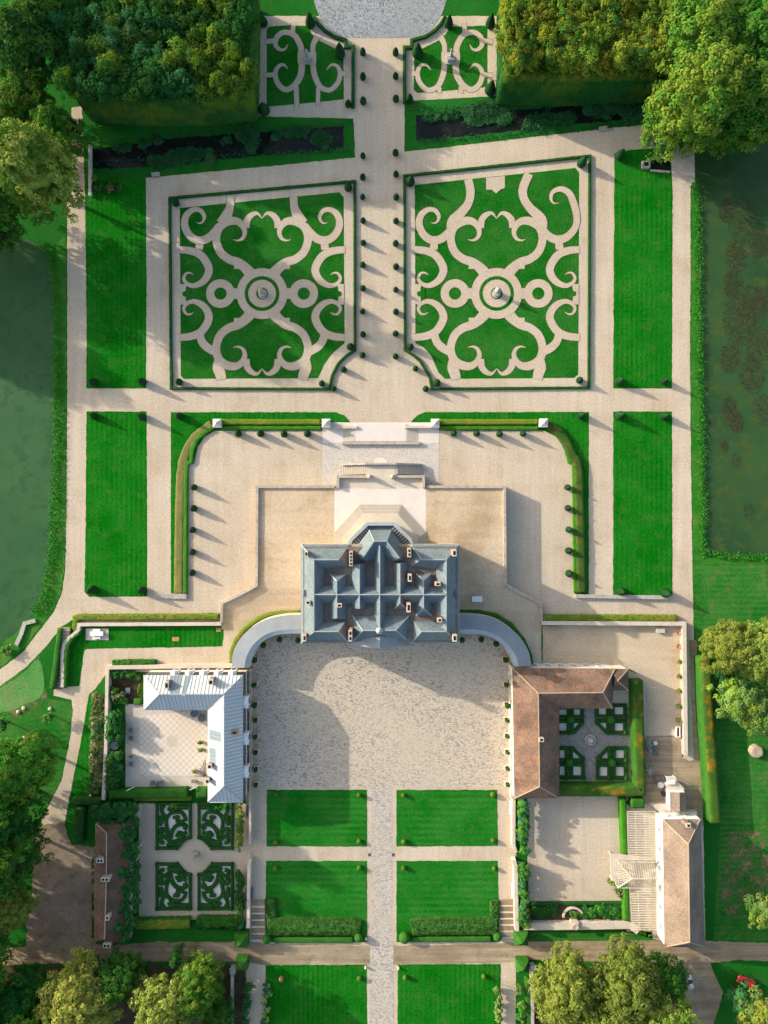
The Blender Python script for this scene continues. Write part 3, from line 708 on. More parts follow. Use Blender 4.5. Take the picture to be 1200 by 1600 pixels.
# the two small parterres beside the avenue
def top_parterre(label, mir, turf_pts):
    f = (lambda x: 1151-x) if mir else (lambda x: x)
    q = lambda pts: [(400+f(a)/3, b/3) for a, b in pts]
    x0, y0, _ = P(*q([(237, 300)])[0])
    o = empty('turf_parterre', (x0, y0, 0), label, 'parterre', 'small parterres by the cobbled circle')
    mb = MB(); mb.poly(rough(W(q(turf_pts)), .8, .05), Z2)
    mb.v = [(v[0]-x0, v[1]-y0, v[2]) for v in mb.v]; mb.build('turf', MT['turf'], o)
    st = [[(213,245,34),(205,205,34),(175,162,32),(130,152,30),(98,175,30),(92,210,26),(112,232,20),(136,230,12),(149,208,3)],
          [(215,290,36),(210,350,36),(180,400,34),(140,420,32),(105,395,30),(90,350,28),(102,315,22),(128,303,16),(148,322,3)],
          [(92,190,28),(40,196,28)],[(92,350,26),(40,352,26)],[(188,405,28),(192,505,28)],[(172,150,26),(176,105,26)],
          [(267,245,28),(268,210,28),(285,175,34),(300,160,40)],
          [(266,290,32),(274,350,32),(300,405,30),(345,422,28),(382,390,28),(394,345,26),(382,312,20),(355,303,14),(331,328,3)],
          [(392,345,28),(425,345,28)],[(292,410,24),(290,500,24)],[(195,270,62),(282,270,62)]]
    mb = MB(); z = Z3
    for s_ in st:
        ribbon(mb, [(400+f(a)/3, (min(b, 437) if mir and b > 480 else b)/3, w*.82/3+1.2) for a, b, w in s_], z, 1, dz=.0008); z += .0012
    z += .003
    for s_ in st:
        ribbon(mb, [(400+f(a)/3, (min(b, 437) if mir and b > 480 else b)/3, w*.82/3) for a, b, w in s_], z); z += .001
    if mir:   # mirrored bands wind the other way round
        pass
    mb.v = [(v[0]-x0, v[1]-y0, v[2]) for v in mb.v]; mb.build('scroll_pattern', [MT['gravel_scroll'], MT['turf_edge_shade']], o)
tp = [(50,140),(60,125),(155,118),(245,122),(262,160),(292,188),(372,228),(374,266),(410,268),(412,466),(300,478),(62,500),(50,490)]
top_parterre('small scrolled parterre between the avenue and the autumn wood above the green pond', False, tp)
tp2 = [(66,135),(80,120),(155,123),(245,126),(262,160),(292,188),(372,228),(374,266),(410,268),(412,420),(395,436),(300,430),(68,408),(66,390)]
top_parterre('small scrolled parterre between the avenue and the golden wood above the weedy pond', True, tp2)

# ------------------------------------------------------------------ low box edgings
pts = [(264.7,309),(554,282.7),(554.5,547),(540,556),(529,567),(519,586),(514.5,607.5),(267,606.7)]
hedge('box_edging', pts, .62, .5, LF['box'], 'thin dark box edging framing the big parterre on the green pond side', 'box edgings of the parterres', closed=True, bulge=0)
pts = [(632,274),(922,243),(920.5,605.5),(675,607.5),(671,587),(656,563),(645,554),(633,546.5)]
hedge('box_edging', pts, .62, .5, LF['box'], 'thin dark box edging framing the big parterre on the weedy pond side', 'box edgings of the parterres', closed=True, bulge=0)
hedge('box_edging', [(490,24),(497,36),(508,47),(522,56),(540,62),(540,72),(551.5,72),(551.5,168)], .75, .6, LF['box'], 'stepped box edging from the cobbled circle along the small parterre by the autumn wood', 'box edgings of the parterres', bulge=0)
hedge('box_edging', [(696,24),(689,36),(679,47),(665,56),(643,62),(643,73),(632,73),(632,160)], .75, .6, LF['box'], 'stepped box edging from the cobbled circle along the small parterre by the golden wood', 'box edgings of the parterres', bulge=0)

# ------------------------------------------------------------------ topiary
TOP['avenue'] = topiary_mesh('drop', .68, 2.35)
TOP['corner'] = topiary_mesh('drop', .92, 3.3)
TOP['lawn'] = topiary_mesh('cone', .98, 3.5)
TOP['court'] = topiary_mesh('drop', .78, 2.9)
TOP['ball'] = topiary_mesh('ball', .58, 1.1, 'ball_leaf'); TOP['ball_tan'] = topiary_mesh('ball', .58, 1.1, 'ball_tan')
TOP['globe'] = topiary_mesh('ball', 1.0, 1.7, 'hedge_green')
for side, X, ys in (('green', 567, (82,119,158,243,277,307,344,379,414,450,486,522,555)), ('weedy', 618.5, (82,118,154,238,272,308,345,380,416,452,487,521,556))):
    for i, y in enumerate(ys):
        topiary('avenue', X, y, .8, f'{ORD[i]} small clipped cone from the cobbled circle along the {side} pond side of the avenue', 'small cones lining the avenue', 1.08 if i < 3 else 1)
for n_, (x, y) in (('upper small clipped cone beside the curved corner of the green pond side parterre', (537, 577)), ('lower small clipped cone beside the curved corner of the green pond side parterre', (521, 607)),
                   ('upper small clipped cone beside the curved corner of the weedy pond side parterre', (649, 576)), ('lower small clipped cone beside the curved corner of the weedy pond side parterre', (665, 607))):
    topiary('avenue', x, y, .8, n_, 'small cones lining the avenue')
for side, L in (('green', (('pond-facing upper', 273, 315, .95),('avenue-facing upper', 543.5, 291, 1.05),('pond-facing lower', 278, 596, .85),('avenue-facing lower', 547, 541, .85),('curved-corner bottom', 503, 598, .85))),
                ('weedy', (('avenue-facing upper', 642, 283, 1.1),('pond-facing upper', 910, 253, 1.28),('avenue-facing lower', 641, 541, .9),('curved-corner bottom', 683.5, 597, .9),('pond-facing lower', 907.5, 593, .85)))):
    for n_, x, y, k in L:
        topiary('corner', x, y, 1.4, f'clipped yew in the {n_} corner of the {side} pond side parterre', 'yews in the parterre corners', k)
for n_, x, y, k in (('lower pond-facing corner of the upper green pond side lawn', 144,597,1),('lower avenue-facing corner of the upper green pond side lawn', 221,596.5,1),('upper pond-facing corner of the lower green pond side lawn', 144,649,.9),('upper avenue-facing corner of the lower green pond side lawn', 221,650,1),
                  ('lower pond-facing corner of the lower green pond side lawn', 142,922.5,1.1),('lower avenue-facing corner of the lower green pond side lawn', 220,923,1),('outer corner of the hedge bank on the green pond side', 279,649,.9),
                  ('top avenue-facing corner of the upper weedy pond side lawn', 970,240,1.15),('top pond-facing corner of the upper weedy pond side lawn', 1043,232,1.1),('lower avenue-facing corner of the upper weedy pond side lawn', 969,594,1),('lower pond-facing corner of the upper weedy pond side lawn', 1040,594,.9),
                  ('upper avenue-facing corner of the lower weedy pond side lawn', 971,649,1),('upper pond-facing corner of the lower weedy pond side lawn', 1041,650,.9),('bottom avenue-facing corner of the lower weedy pond side lawn', 972,925,1.05),('bottom pond-facing corner of the lower weedy pond side lawn', 1041,927,1.15),
                  ('outer corner of the hedge bank on the weedy pond side', 910,649,.9)):
    topiary('lawn', x, y, 1.5, f'dark yew cone in the {n_}', 'yew cones at the lawn corners', k)
for n_, L in (('along the top hedge of the green pond side court', [(372,678),(407.5,678),(443.5,678),(480,677.6)]), ('along the top hedge of the weedy pond side court', [(709,677.6),(745,677.6),(781,678),(817,678)]),
              ('down the side hedge of the green pond side court', [(303,761),(302,794),(301,828),(300.5,862),(300,895)]), ('down the side hedge of the weedy pond side court', [(887.5,761),(888,794),(888.5,827),(889,861),(889,896)])):
    for i, (x, y) in enumerate(L):
        topiary('court', x, y, 1.0, f'{ORD[i]} egg-shaped yew {n_}', 'egg yews round the gravel courts', name='topiary_egg')
for n_, x, y, k in (('far corner of the autumn wood parterre', 410,30,1.1),('cobbled circle tip of the autumn wood parterre', 484,32,1.25),('inner notch of the autumn wood parterre', 531,78,1.35),('avenue foot of the autumn wood parterre', 544,158,.75),('mossy wood-side foot of the autumn wood parterre', 412,169,1.25),
                    ('cobbled circle tip of the golden wood parterre', 702,32,1.15),('far corner of the golden wood parterre', 767,32,1.2),('inner notch of the golden wood parterre', 653,78,1.35),('avenue foot of the golden wood parterre', 640,150,.8),('wood-side foot of the golden wood parterre', 767,137,1.3)):
    topiary('lawn', x, y, 1.8, f'tall dark yew at the {n_}', 'tall yews of the small parterres', k)
LW = ['upper forecourt lawn below the zinc wing', 'upper forecourt lawn below the tiled wing', 'middle forecourt lawn by the box garden', 'middle forecourt lawn by the walled court', 'bottom forecourt lawn by the yellow trees', 'bottom forecourt lawn by the big chestnut']
for i, L in enumerate(([('outer upper',432,1242),('avenue upper',561.5,1242),('outer lower',431,1316),('avenue lower',561,1315)], [('avenue upper',630,1242),('outer upper',770,1242),('avenue lower',631,1315),('outer lower',771,1314)],
                       [('outer',431,1356),('avenue',561,1356)], [('avenue',631,1356),('outer',771.6,1356.5)], [('outer',439,1530),('avenue',561.5,1529)], [('avenue',633,1527),('outer',756,1526)])):
    for n_, x, y in L:
        topiary('ball_tan' if (n_, i) == ('outer', 4) else 'ball', x, y, .5, ('tan-brown, ' if (n_, i) == ('outer', 4) else '')+ f'small clipped ball {n_} corner, {LW[i]}', 'small balls on the forecourt lawns', 1.0, 'topiary_ball')
for n_, x, y, k in (('next to the steps by the box garden', 417,1467.5,.95),('by the cobbled avenue under the leafy hedge on the box garden side', 560,1465,1.0),('by the cobbled avenue under the leafy hedge on the walled court side', 631.5,1465,1.25),('next to the steps by the walled court', 777,1464,1.05)):
    topiary('globe', x, y, .9, f'clipped globe {n_}', 'globes at the foot of the lawns', k, 'topiary_globe')

# ------------------------------------------------------------------ hedges round the gravel courts
def hb(name, pts, w, h, mats, label, group=None, **kw):
    return hedge(name, pts, w, h, mats, label, group, step=.45, amp=.09, **kw)
lb = [(502,659),(355,659),(342,661),(322,669),(304,683),(293,700),(285,722),(282,745),(280,800),(279.5,860),(278.5,928)]
def mx(p): return [(1187.5-x, y) for x, y in p]
gl = [p for p in lb if p[0] < 332]
hb('top_hedge', [(501,659),(347,659)], 1.25, .75, LF['hedge_gold'], 'golden hedge strip along the top of the court on the green pond side', 'golden hedges round the courts')
hb('side_hedge', [(331,663)]+gl, 2.0, .5, LF['hedge_brown'], 'brownish hedge curving down the green pond side of the gravel court', 'golden hedges round the courts')
hb('top_hedge', [(687,659),(841,659)], 1.25, .75, LF['hedge_gold'], 'golden hedge strip along the top of the court on the weedy pond side', 'golden hedges round the courts')
rgl = [(858,663),(868,670),(880,682),(889,698),(895,712),(902,720),(905,740),(906.5,800),(908,860),(909,926)]
hb('side_hedge', rgl, 2.0, 1.0, LF['hedge_olive'], 'brownish hedge curving down the weedy pond side of the gravel court', 'golden hedges round the courts')
hb('clipped_hedge', [(502,668.5),(346,668.5)], .95, .45, LF['hedge_bright'], 'bright green clipped hedge along the top of the green pond side court', 'bright hedges round the courts')
hb('clipped_hedge', [(331,669),(318,676),(306,688),(300,703),(298,722),(291,724),(290,760),(289.5,850),(289,928)], .95, .55, LF['hedge_bright'], 'bright green clipped hedge curving down the green pond side court', 'bright hedges round the courts')
hb('clipped_hedge', [(687,668.5),(842,668.5)], .95, .45, LF['hedge_bright'], 'bright green clipped hedge along the top of the weedy pond side court', 'bright hedges round the courts')
hb('clipped_hedge', [(858,669),(869,677),(880,690),(887,706),(890,721),(897,724),(898,760),(899,850),(900,926)], .95, .55, LF['hedge_bright'], 'bright green clipped hedge curving down the weedy pond side court', 'bright hedges round the courts')
hb('terrace_hedge', [(118,985),(117,966),(122,965),(342,964)], 1.35, 1.0, LF['hedge_gold'], 'yellow-green hedge on the outer side of the terrace wall near the green pond', leaves=6, lsize=.22)
hb('terrace_hedge', [(847,967),(960,966.5),(1058,967)], 1.6, 1.0, LF['hedge_gold'], 'bushy hedge along the outer side of the terrace wall near the weedy pond', leaves=8, lsize=.25)
hb('colonnade_hedge', [(361,1036),(361,1018),(368,1000),(381,983),(400,969),(420,960),(440,957),(469,956.5)], .9, 1.2, LF['hedge_gold'], 'narrow golden hedge hugging the curved gallery on the zinc wing side')
hb('colonnade_hedge', [(719,955.5),(750,956),(776,962),(800,977),(818,1000),(829,1024),(831,1040)], .9, 1.2, LF['hedge_green'], 'narrow green hedge hugging the curved gallery on the tiled wing side')
hb('stair_hedge', [(93,982),(91,1000),(87,1030),(84,1055),(80,1077)], 1.2, 1.6, LF['hedge_green'], 'dark hedge flanking the outer side of the long garden steps')
hb('wall_hedge', [(124,989),(113,996),(105,1008),(102,1025),(101,1050),(100,1075)], .9, 1.1, LF['hedge_green'], 'narrow hedge behind the curved wall above the long garden steps')
hb('short_hedge', [(175,1037.5),(210,1036.5),(243,1037)], 1.5, 1.1, LF['hedge_green'], 'short bushy hedge on the gravel drive beside the zinc wing garden wall', leaves=10, lsize=.22)
# tall hedges
hb('tall_hedge', [(997,1064),(999,1140),(1002,1236),(990,1237),(870,1237)], 2.6, 2.9, [LF['hedge_green'], LF['hedge_rust']], 'tall square-cut hedge with rusty top wrapping two sides of the knot garden', bulge=0)
hb('tall_hedge', [(1104,1028),(1106,1100),(1109,1150),(1114,1210),(1119,1287)], 2.7, 3.6, [LF['hedge_green'], LF['hedge_rust']], 'long tall hedge with rust patches beside the dirt track by the orchard', bulge=0)
hb('hedge_block', [(987,1256),(1007,1256)], 2.4, 2.3, LF['hedge_green'], 'square clipped hedge block above the glasshouse')
hb('court_hedge', [(974,1248),(976,1300),(978,1336)], 1.5, 1.8, LF['hedge_bright'], 'upper clipped hedge between the walled court and the glasshouse')
hb('court_hedge', [(979,1388),(979,1439)], 1.4, 1.8, LF['hedge_bright'], 'lower clipped hedge between the rose bed and the glasshouse')
hb('terrace_court_hedge', [(170,1242),(260,1241),(292,1240)], 2.2, 1.7, LF['hedge_green'], 'clipped hedge below the paved court, longer stretch beside the leaning ladder')
hb('low_hedge', [(208,1248.5),(298,1248)], 1.0, .8, LF['hedge_gold'], 'lighter low hedge lying just above the broderie garden')
hb('short_court_hedge', [(306,1240),(323,1240)], 2.2, 1.7, LF['hedge_green'], 'short clipped hedge below the paved court against the zinc wing')
hb('garden_hedge', [(212,1446),(296,1444)], 2.3, 1.5, [LF['hedge_green'], LF['hedge_gold']], 'wide hedge at the foot of the broderie garden beside the ruined cottage', leaves=4, lsize=.3)
hb('garden_hedge', [(308,1444),(367,1444)], 2.6, 1.5, LF['hedge_green'], 'shaggy variegated hedge at the foot of the broderie garden near the steps', leaves=14, lsize=.4)
hb('dark_hedge', [(112,1253),(158,1254)], 1.4, 2.2, LF['box'], 'dark hedge closing the rose border above the stone yard')
hb('dark_hedge', [(123,1262),(121,1318)], 2.2, 2.4, LF['box'], 'dark upright hedge beside the stone yard next to the ruined cottage')
# leafy hedges on the forecourt lawns
hb('leafy_hedge', [(418,1449),(548,1449),(562,1453)], 4.0, .7, LF['laurel'], 'broad laurel hedge across the foot of the middle lawn by the box garden', 'laurel hedges at the foot of the lawns', leaves=26, lsize=.28)
hb('leafy_hedge', [(643,1452),(660,1449),(778,1448)], 3.9, .7, LF['laurel'], 'broad laurel hedge across the foot of the middle lawn by the walled court', 'laurel hedges at the foot of the lawns', leaves=26, lsize=.28)
hb('leafy_strip', [(423,1406),(424,1434)], 2.4, .6, LF['laurel'], 'narrow laurel strip up the side of the middle lawn by the box garden', 'laurel hedges at the foot of the lawns', leaves=22, lsize=.28)
hb('leafy_strip', [(774,1408),(774,1434)], 2.0, .6, LF['laurel'], 'narrow laurel strip up the side of the middle lawn by the walled court', 'laurel hedges at the foot of the lawns', leaves=22, lsize=.28)
hb('foot_hedge', [(428,1470),(552,1470)], 1.2, .7, LF['hedge_green'], 'low clipped strip below the laurel hedge on the box garden side')
hb('foot_hedge', [(644,1469),(768,1468)], 1.2, .7, LF['hedge_green'], 'low clipped strip below the laurel hedge on the walled court side')
# clipped pyramids at the cross path
def pyramid(px, py, d, h, label):
    x, y, _ = P(px, py, h*.6); o = MB()
    n = 8
    for k in range(n+1):
        pass
    vs = []; fs = []
    prof = [(1,0),(1.02,.25),(1.0,.5),(.98,.62),(.6,.8),(.2,.97),(.02,1.0)]
    m_ = 6
    for (w, t) in prof:
        ring = []
        for s_ in range(4):
            for j in range(m_):
                u = -1+2*j/m_
                a, b = ((u,-1),(1,u),(-u,1),(-1,-u))[s_]
                e = 1+.03*noise.noise(Vector((a*3+px, b*3, t*5)))
                ring.append((a*w*d/2*e, b*w*d/2*e, t*h))
        vs += ring
    q = 4*m_
    for r in range(len(prof)-1):
        for i in range(q): fs.append((r*q+i, r*q+(i+1) % q, (r+1)*q+(i+1) % q, (r+1)*q+i))
    fs.append(tuple((len(prof)-1)*q+i for i in range(q)))
    o.add(vs, fs); ob = o.build('clipped_pyramid', LF['hedge_green']); ob.location = (x, y, 0)
    tag(ob, label, 'topiary', 'clipped pyramids at the cross path')
pyramid(377, 1470, 3.1, 3.6, 'clipped green pyramid at the foot of the steps by the broderie garden')
pyramid(815, 1467, 3.1, 3.6, 'clipped green pyramid at the foot of the steps by the walled court')
pyramid(377.5, 1507, 2.7, 3.2, 'clipped green pyramid below the cross path beside the yellow trees')
pyramid(816.5, 1510, 2.7, 3.2, 'clipped green pyramid below the cross path beside the big chestnut')

# ------------------------------------------------------------------ broderie garden
def broderie(label, fx, fy):
    q = lambda pts: [(220+(1112-a if fx else a)/6.667, 1240+(1317-b if fy else b)/6.667) for a, b in pts]
    x0, y0, _ = P(*q([(335, 330)])[0])
    o = empty('box_broderie', (x0, y0, 0), label, 'broderie', 'four box broderies of the small garden')
    def fin(mb, name, mat, sm):
        mb.v = [(v[0]-x0, v[1]-y0, v[2]) for v in mb.v]; return mb.build(name, mat, o, sm)
    out = [(165,110),(510,110),(510,460),(470,478),(425,515),(390,560),(372,575),(165,575)]
    mb = MB(); mb.poly(W(q(out)), Z3); fin(mb, 'gravel_bed', MT['white_paving'], False)
    mb = MB(); hedge_geo(mb, W(q(out), .6), .66, .6, 0, True, step=.4, amp=.05, bulge=.02)
    for a, b in ((165,110),(510,110),(510,462),(372,575),(165,575)):
        c = P(*q([(a, b)])[0], .6); mb.lathe((c[0], c[1], 0), [(.5,0),(.5,.45),(.35,.7),(.02,.78)], 10)
    fin(mb, 'border_hedge', LF['box'], True)
    S_ = [([(330,560),(292,450),(266,350),(262,275),(298,218),(360,196),(420,202),(452,240),(462,290)], 26),
          ([(305,470),(325,390),(375,335),(430,325),(465,345),(450,378)], 30), ([(320,515),(380,492),(430,470),(440,430),(475,408)], 28),
          ([(372,455),(385,425),(412,415),(425,440)], 30), ([(262,300),(245,245),(218,200),(215,140),(245,150)], 26), ([(196,335),(210,290),(205,235)], 32),
          ([(290,450),(250,385),(208,375),(205,420),(232,425)], 26), ([(318,530),(265,470),(215,450),(205,505),(240,520)], 26),
          ([(285,180),(310,150),(345,150),(330,185)], 28), ([(360,160),(400,150),(485,148)], 30), ([(335,255),(385,248),(375,290),(440,292)], 22),
          ([(275,545),(310,525),(400,525),(470,470),(490,470)], 28), ([(395,395),(395,440)], 26)]
    mb = MB()
    for j, (pts, w) in enumerate(S_):
        c = [p[:2] for p in catmull([(float(a), float(b)) for a, b in pts], 5)]
        hedge_geo(mb, W(q(c), .45), w*1.4/6.667*S, .42+.012*j, 0, False, step=.35, amp=.04, bulge=.02)
    fin(mb, 'scroll_hedge', LF['box'], True)
broderie('box broderie nearest the zinc wing and the ruined cottage, its lower corner scooped', False, False)
broderie('box broderie tucked under the end gable of the zinc wing', True, False)
broderie('box broderie at the cross path end beside the ivy-covered cottage', False, True)
broderie('box broderie at the cross path end beside the dark clipped shrub row', True, True)

# ------------------------------------------------------------------ knot garden of the tiled wing
def knot(label, px0, py0, px1, py1, cut, group='box knots round the basin'):
    """one clipped compartment with pale gravel inside; cut = corner that is sliced off"""
    pts = [(px0,py0),(px1,py0),(px1,py1),(px0,py1)]
    if cut is not None:
        i = cut; a = pts[i-1]; b = pts[i]; c = pts[(i+1) % 4]
        pts[i:i+1] = [(b[0]+(a[0]-b[0])*.85, b[1]+(a[1]-b[1])*.85), (b[0]+(c[0]-b[0])*.85, b[1]+(c[1]-b[1])*.85)]
    cx = sum(p[0] for p in pts)/len(pts); cy = sum(p[1] for p in pts)/len(pts)
    x0, y0, _ = P(cx, cy); o = empty('box_knot', (x0, y0, 0), label, 'knot bed', group)
    mb = MB(); mb.poly(W(pts), Z3+.006); mb.v = [(v[0]-x0, v[1]-y0, v[2]) for v in mb.v]; mb.build('gravel_bed', MT['white_paving'], o)
    ins = [(p[0]+(cx-p[0])*.16, p[1]+(cy-p[1])*.16) for p in pts]
    mb = MB(); hedge_geo(mb, W(ins, .55), .78, .55, 0, True, step=.4, amp=.05, bulge=.02)
    for i in (0, 2):
        c = P(*ins[i], .5); mb.lathe((c[0], c[1], 0), [(.55,0),(.6,.4),(.45,.75),(.03,.85)], 9)
    mb.v = [(v[0]-x0, v[1]-y0, v[2]) for v in mb.v]; mb.build('border_hedge', LF['box'], o, True)
for qn, xs, ys, inner in (('wing-side quarter nearest the chateau', (870,890.5,893,911.5), (1105,1122,1126,1147), 'br'), ('tall hedge quarter nearest the chateau', (931.5,952,956.5,979), (1101,1121.5,1126,1147), 'bl'),
                          ('wing-side quarter nearest the walled court', (871,887,891.5,913), (1168,1190,1193.5,1217), 'tr'), ('tall hedge quarter nearest the walled court', (933,954,958,980), (1168,1190,1194,1218), 'tl')):
    for r in (0, 1):
        for c in (0, 1):
            x0, x1 = (xs[0], xs[1]) if c == 0 else (xs[2], xs[3]); y0, y1 = (ys[0], ys[1]) if r == 0 else (ys[2], ys[3])
            cut = None
            if inner == 'br' and (r, c) == (1, 1): cut = 2
            if inner == 'bl' and (r, c) == (1, 0): cut = 3
            if inner == 'tr' and (r, c) == (0, 1): cut = 1
            if inner == 'tl' and (r, c) == (0, 0): cut = 0
            nm = ('wedge-shaped' if cut is not None else ('upper' if r == 0 else 'lower')+(' wing-facing' if c == 0 else ' orchard-facing'))
            knot(f'{nm} box compartment in the {qn}', x0, y0, x1, y1, cut)
for n_, x, y in (('wing-side quarter nearest the chateau', 891.5, 1124),('tall hedge quarter nearest the chateau', 955,1124),('wing-side quarter nearest the walled court', 889,1192),('tall hedge quarter nearest the walled court', 956.5,1192)):
    topiary('globe', x, y, .8, f'round box bush amid the {n_} of the knot garden', 'box globes of the knot garden', .95, 'topiary_globe')
# ------------------------------------------------------------------ walls, terrace, steps
def wall_geo(mb, pts, w, m=0, z0=0.0, closed=False):
    """pts = (x, y, ztop) in metres; mitred wall of width w"""
    n = len(pts); Lf = []; Rt = []
    for i, p in enumerate(pts):
        a = pts[i-1] if (i > 0 or closed) else None; b = pts[(i+1) % n] if (i < n-1 or closed) else None
        d1 = (Vector(p[:2])-Vector(a[:2])).normalized() if a else None
        d2 = (Vector(b[:2])-Vector(p[:2])).normalized() if b else None
        d1 = d1 or d2; d2 = d2 or d1
        t = (d1+d2).normalized(); nn = Vector((-t.y, t.x)); k = w/2/max(.4, t.dot(d2))
        Lf.append((p[0]+nn.x*k, p[1]+nn.y*k, p[2])); Rt.append((p[0]-nn.x*k, p[1]-nn.y*k, p[2]))
    vs = []; fs = []
    for l, r in zip(Lf, Rt): vs += [l, r, (l[0], l[1], z0), (r[0], r[1], z0)]
    for i in range(n if closed else n-1):
        a, b = 4*i, 4*((i+1) % n)
        fs += [(a, a+1, b+1, b), (a, b, b+2, a+2), (a+1, a+3, b+3, b+1)]
    if not closed: fs += [(0, 2, 3, 1), (4*n-4, 4*n-3, 4*n-1, 4*n-2)]
    mb.add(vs, fs, m)
def wall(name, pts, w, h, label, mat='stone', coping=None, cat='wall', group=None, z0=0.0):
    """pts in photo pixels of the wall's top, optional third value = its own height"""
    q = []
    for p in pts:
        z = p[2] if len(p) > 2 else h; a = P(p[0], p[1], z); q.append((a[0], a[1], z))
    mb = MB(); wall_geo(mb, resample(q, 1.2) if w < 2 else q, w, 0, z0)
    for i, v in enumerate(mb.v):
        if v[2] > z0+.05:
            e = noise.noise(Vector((v[0]*.9, v[1]*.9, v[2]))); mb.v[i] = (v[0]+.04*e, v[1]-.03*e, v[2]+.02*e)
    o = mb.build(name, MT[mat]); tag(o, label, cat, group)
    if coping:
        mb = MB(); wall_geo(mb, [(a, b, c+.09) for a, b, c in q], w+.14, 0)
        mb.v = [(v[0], v[1], v[2] if v[2] > .5 else q[0][2]+.004) for v in mb.v]
        mb.build('coping', MT[coping], o)
    return o
TZ = 2.7
def sm(t): t = max(0, min(1, t)); return t*t*(3-2*t)
def th(y): return TZ*(1-sm((y-905)/80)) + .016
mb = MB(); rows = [762+2*i for i in range(72)]+[905+4*i for i in range(22)]; rows.sort(); NC = 24
for y in rows:
    xl = 401 if y < 915 else (346 if y > 942 else 401-55*(y-915)/27); xr = 789 if y < 913 else (846 if y > 942 else 789+57*(y-913)/29)
    for j in range(NC+1): mb.v.append(P(xl+(xr-xl)*j/NC, y, th(y)))
for i in range(len(rows)-1):
    for j in range(NC):
        a = i*(NC+1)+j; mb.f.append((a, a+NC+1, a+NC+2, a+1)); mb.m.append(0)
struct('terrace', mb, MT['gravel_tan'])
mb = MB(); mb.poly(W([(522.5,763),(665.5,763),(665.5,851),(522.5,851)], TZ), TZ+.03); struct('terrace_paving', mb, MT['white_paving'])
mb = MB(); mb.prism(W([(527.5,745),(661.5,745),(661.5,763.4),(527.5,763.4)], TZ), 0, TZ+.02); struct('terrace_apron', mb, MT['stone_light'])
Pq = TZ+.55
wall('terrace_wall', [(522,760.5),(401.5,760.5),(401,850),(400.5,915,Pq),(374,929,th(929)+.55),(347,942,th(942)+.5),(346,960,th(960)+.5),(345.5,974,.9)], .62, Pq, 'stone retaining wall round the terrace on the zinc wing side', 'stone')
wall('terrace_wall', [(666,760.5),(788.5,760.5),(789,850),(790,913,Pq),(816,928,th(928)+.55),(845,942,th(942)+.5),(846,960,th(960)+.5),(846,972,1.0)], .62, Pq, 'stone retaining wall round the terrace on the tiled wing side', 'stone')
wall('garden_wall', [(345,975),(232,975.5),(123,976),(121.5,985),(115,991),(106,998),(100,1006),(97.5,1018),(97,1040),(97,1074)], .75, 1.1, 'pale stone wall with a curved end above the long garden steps', 'stone_light')
wall('court_wall', [(846,973.5),(1069,974.5),(1070,1060),(1071.5,1180)], .8, 1.5, 'long stone wall round two sides of the service court by the dirt track', 'stone', coping='stone_light')
wall('path_end_wall', [(243,931),(291,932)], 1.1, .6, 'short low stone wall ending the path beside the green pond side court', 'grey_stone')
wall('path_end_wall', [(899,931.5),(960,932.5),(1052,934)], .8, .8, 'long low stone wall below the lower lawn on the weedy pond side', 'grey_stone')
wall('moat_parapet', [(140,226),(140,305)], .6, .9, 'white stone parapet of the moat bridge beside the shaded walk', 'stone_light')
wall('pond_quay_wall', [(55,970),(38,974),(33,990),(24,1010)], .9, .5, 'broken stone quay wall at the corner of the green pond', 'grey_stone')
wall('courtyard_wall', [(390,1046),(390.5,1140),(390.5,1318)], .5, 2.4, 'straight pale wall along the zinc wing side of the court of honour', 'stone')
wall('courtyard_wall', [(799,1046),(799.5,1140),(800,1248)], .55, 2.2, 'straight white wall along the tiled wing side of the court of honour', 'stone_light')
wall('step_wall', [(391,1342),(389,1352),(388,1400),(387.5,1450)], .7, 1.8, 'stone wall with curled end beside the steps near the broderie garden', 'stone_light')
wall('step_wall', [(803,1250),(802.5,1320),(806,1332)], .75, 1.8, 'stone wall with curled end between the forecourt and the walled court', 'stone_light')
wall('step_wall', [(803,1344),(806,1355),(806.5,1400),(808,1457)], .9, 1.8, 'stone wall beside the steps near the walled court', 'stone_light')
wall('rose_bed_wall', [(818,1448),(900,1447.5),(985,1446),(998,1456)], 1.6, 1.3, 'broad rough stone wall below the rose bed with its grassy foot', 'stone_light')
wall('corner_garden_wall', [(389,1041),(300,1041.5),(168,1043.5),(167,1060),(166,1120),(164.5,1180),(161,1250)], .75, 1.9, 'pale garden wall wrapping the zinc wing and the shrub garden', 'stone_light')
wall('rose_border_edge', [(145,1084),(143,1160),(141,1248)], .4, .35, 'rough low stone edging on the path side of the rose border', 'grey_stone')
wall('grove_wall', [(831,1516),(832,1560),(833,1640)], .7, 1.5, 'grey stone wall at the edge of the big chestnut grove', 'grey_stone')
wall('woodland_wall', [(362.5,1517),(362,1560),(361,1640)], .55, 1.4, 'narrow grey wall beside the yellow trees with a square end pier', 'grey_stone')
wall('shack_ruin_wall', [(216,1262),(210,1285),(205,1293)], .9, 2.8, 'upper broken pale wall leaning out of the ivy by the cottage', 'grey_stone')
wall('shack_ruin_wall', [(213,1322),(208,1348)], 1.0, 2.8, 'lower broken pale wall poking out of the ivy by the cottage', 'grey_stone')
wall('meadow_culvert', [(1047,244),(1019,248)], .35, .5, 'upper slanting stone rim of the sunken moat culvert by the weedy pond', 'grey_stone')
wall('meadow_culvert', [(1047,268),(1017,265.5)], .35, .5, 'lower stone rim of the sunken moat culvert by the weedy pond', 'grey_stone')
flat('culvert_water', [(1018,250),(1047,245),(1047,268),(1018,265)], Z4, 'moat', amp=.02)
